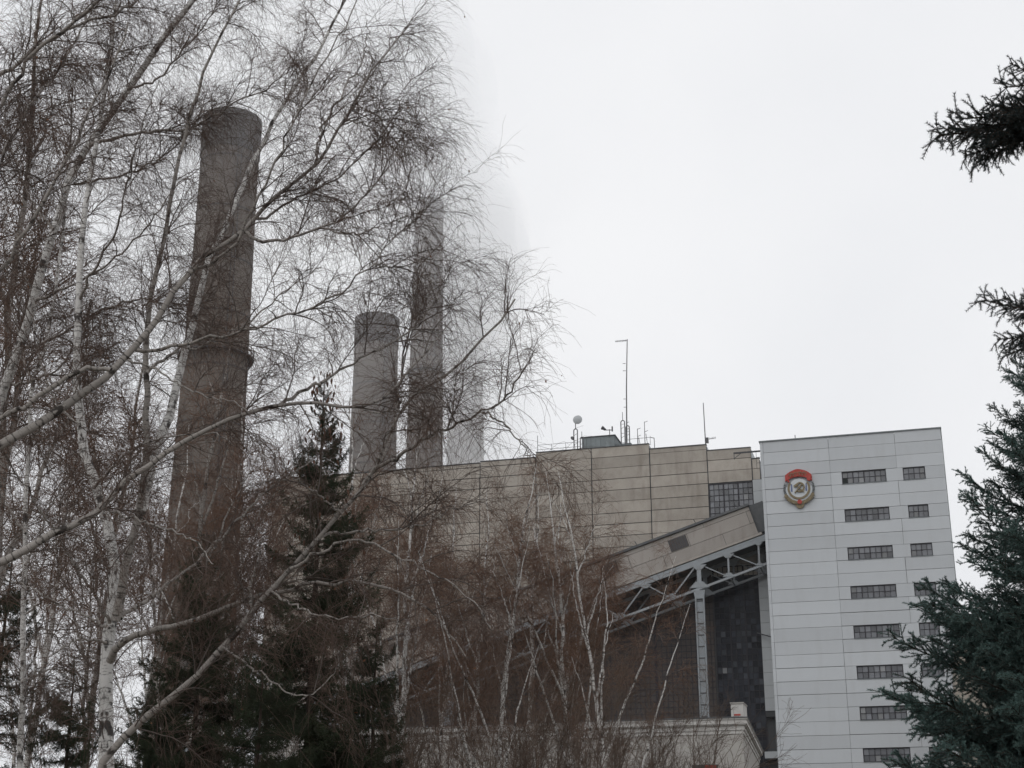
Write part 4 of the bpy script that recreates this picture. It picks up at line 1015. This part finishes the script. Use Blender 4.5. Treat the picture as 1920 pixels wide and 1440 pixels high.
def topz_at(x, y, Y): return float(at(x, y, Y)[2])
GS = 'dark spruces behind the birches'
spruce('spruce_tree', foot(566, 44), topz_at(550, 700, 44), 3.7, WOOD, 2.6, 'tall dark spruce with a cone-laden brown top rising behind the leaning birch', 'tree', GS, .34, 6, 1.0, .8, .17, 2, .85, -.25, cones=170)
spruce('spruce_tree', foot(345, 47), topz_at(345, 1000, 47), 3.5, WOOD, 2.6, 'dark spruce filling the gap behind the forked birch', 'tree', GS, .32, 7, 1.0, .7, .14, 5)
spruce('spruce_tree', foot(105, 38), topz_at(105, 1230, 38), 2.5, WOOD, 2.6, 'young spruce low between the slim birch and the forked birch', 'tree', GS, .36, 5, .6, .7, .10, 7)
spruce('spruce_tree', foot(-45, 36), topz_at(-45, 1010, 36), 2.4, WOOD, 2.6, 'spruce showing only its skirts at the slim birch\'s outer side', 'tree', GS, .36, 5, .6, .7, .12, 8)
spruce('spruce_tree', foot(470, 40), topz_at(470, 1230, 40), 3.0, WOOD, 2.6, 'low spreading spruce under the leaning birch', 'tree', GS, .36, 5, .6, .6, .10, 9)
spruce('spruce_tree', foot(690, 46), topz_at(705, 1140, 46), 2.3, WOOD, 2.6, 'smaller spruce right of the tall spruce before the bare shrubs', 'tree', GS, .36, 5, .6, .7, .11, 12)
spruce('spruce_tree', foot(270, 42), topz_at(270, 1270, 42), 2.4, WOOD, 2.6, 'short spruce at the foot of the leaning trunk', 'tree', GS, .36, 5, .6, .6, .10, 14)
# big blue spruce at the right
bx = foot(2170, 15)
spruce('blue_spruce', bx, 8.6, 3.35, BLUE, 1.8, 'large blue-green spruce covering the tower\'s outer edge', 'tree', None, .30, 19, .5, 1.0, .13, 17, .5, -.06, zj=.16)
# near spruce outside the frame: two boughs reach in
nx = foot(2420, 8)
def lim(z, az, ln):
    X = nx[0] + math.cos(az) * ln; Yy = nx[1] + math.sin(az) * ln
    return X > (2000 - 960) / F * Yy / math.cos(TH) * 1.12 + .15
def sp(tip, up, ln, az):
    d = np.array([math.cos(az) * math.cos(up), math.sin(az) * math.cos(up), math.sin(up)]); return tuple(tip - d * ln - np.array(nx))
spec = []
for tx, ty, tY, upa, ln, az, k, rl in ((1757, 250, 8.0, -.30, 1.9, .98, 0, .1), (1775, 232, 8.06, -.26, 1.9, 1.01, 1, -.3), (1795, 222, 7.9, -.22, 1.8, 1.0, 0, .5), (1803, 290, 7.95, -.62, 1.5, .99, 1, .3), (1830, 300, 8.1, -.66, 1.5, 1.02, 0, .2),
        (1822, 265, 8.0, -.5, 1.6, .97, 1, -.5), (1850, 280, 8.05, -.6, 1.5, 1.0, 0, .6), (1870, 255, 7.95, -.5, 1.5, 1.0, 1, 0), (1895, 250, 8.0, -.6, 1.4, 1.02, 0, -.2), (1845, 190, 8.0, -.12, 1.6, 1.0, 1, .2), (1880, 165, 8.05, -.1, 1.5, .99, 0, .9), (1892, 115, 8.0, .1, 1.4, 1.0, 1, 0.2), (1900, 200, 8.0, -.3, 1.4, 1.01, 0, 0),
        (1845, 558, 8.0, .10, 1.4, .98, 0, .0), (1880, 552, 8.05, .3, 1.3, 1.0, 1, .4), (1866, 632, 8.0, -.42, 1.4, 1.01, 1, .2), (1888, 660, 7.95, -.62, 1.3, .99, 0, -.2)):
    az = math.pi * az; spec.append((sp(at(tx, ty, tY), upa, ln, az), az, upa, ln, k, rl))
spruce('near_spruce', nx, 9.5, 1.5, NEAR, 1.6, 'near dark spruce whose drooping boughs reach in against the bare sky', 'tree', None, .34, 5, .5, .8, .12, 23, .4, -.2, special=spec, limit=lim)
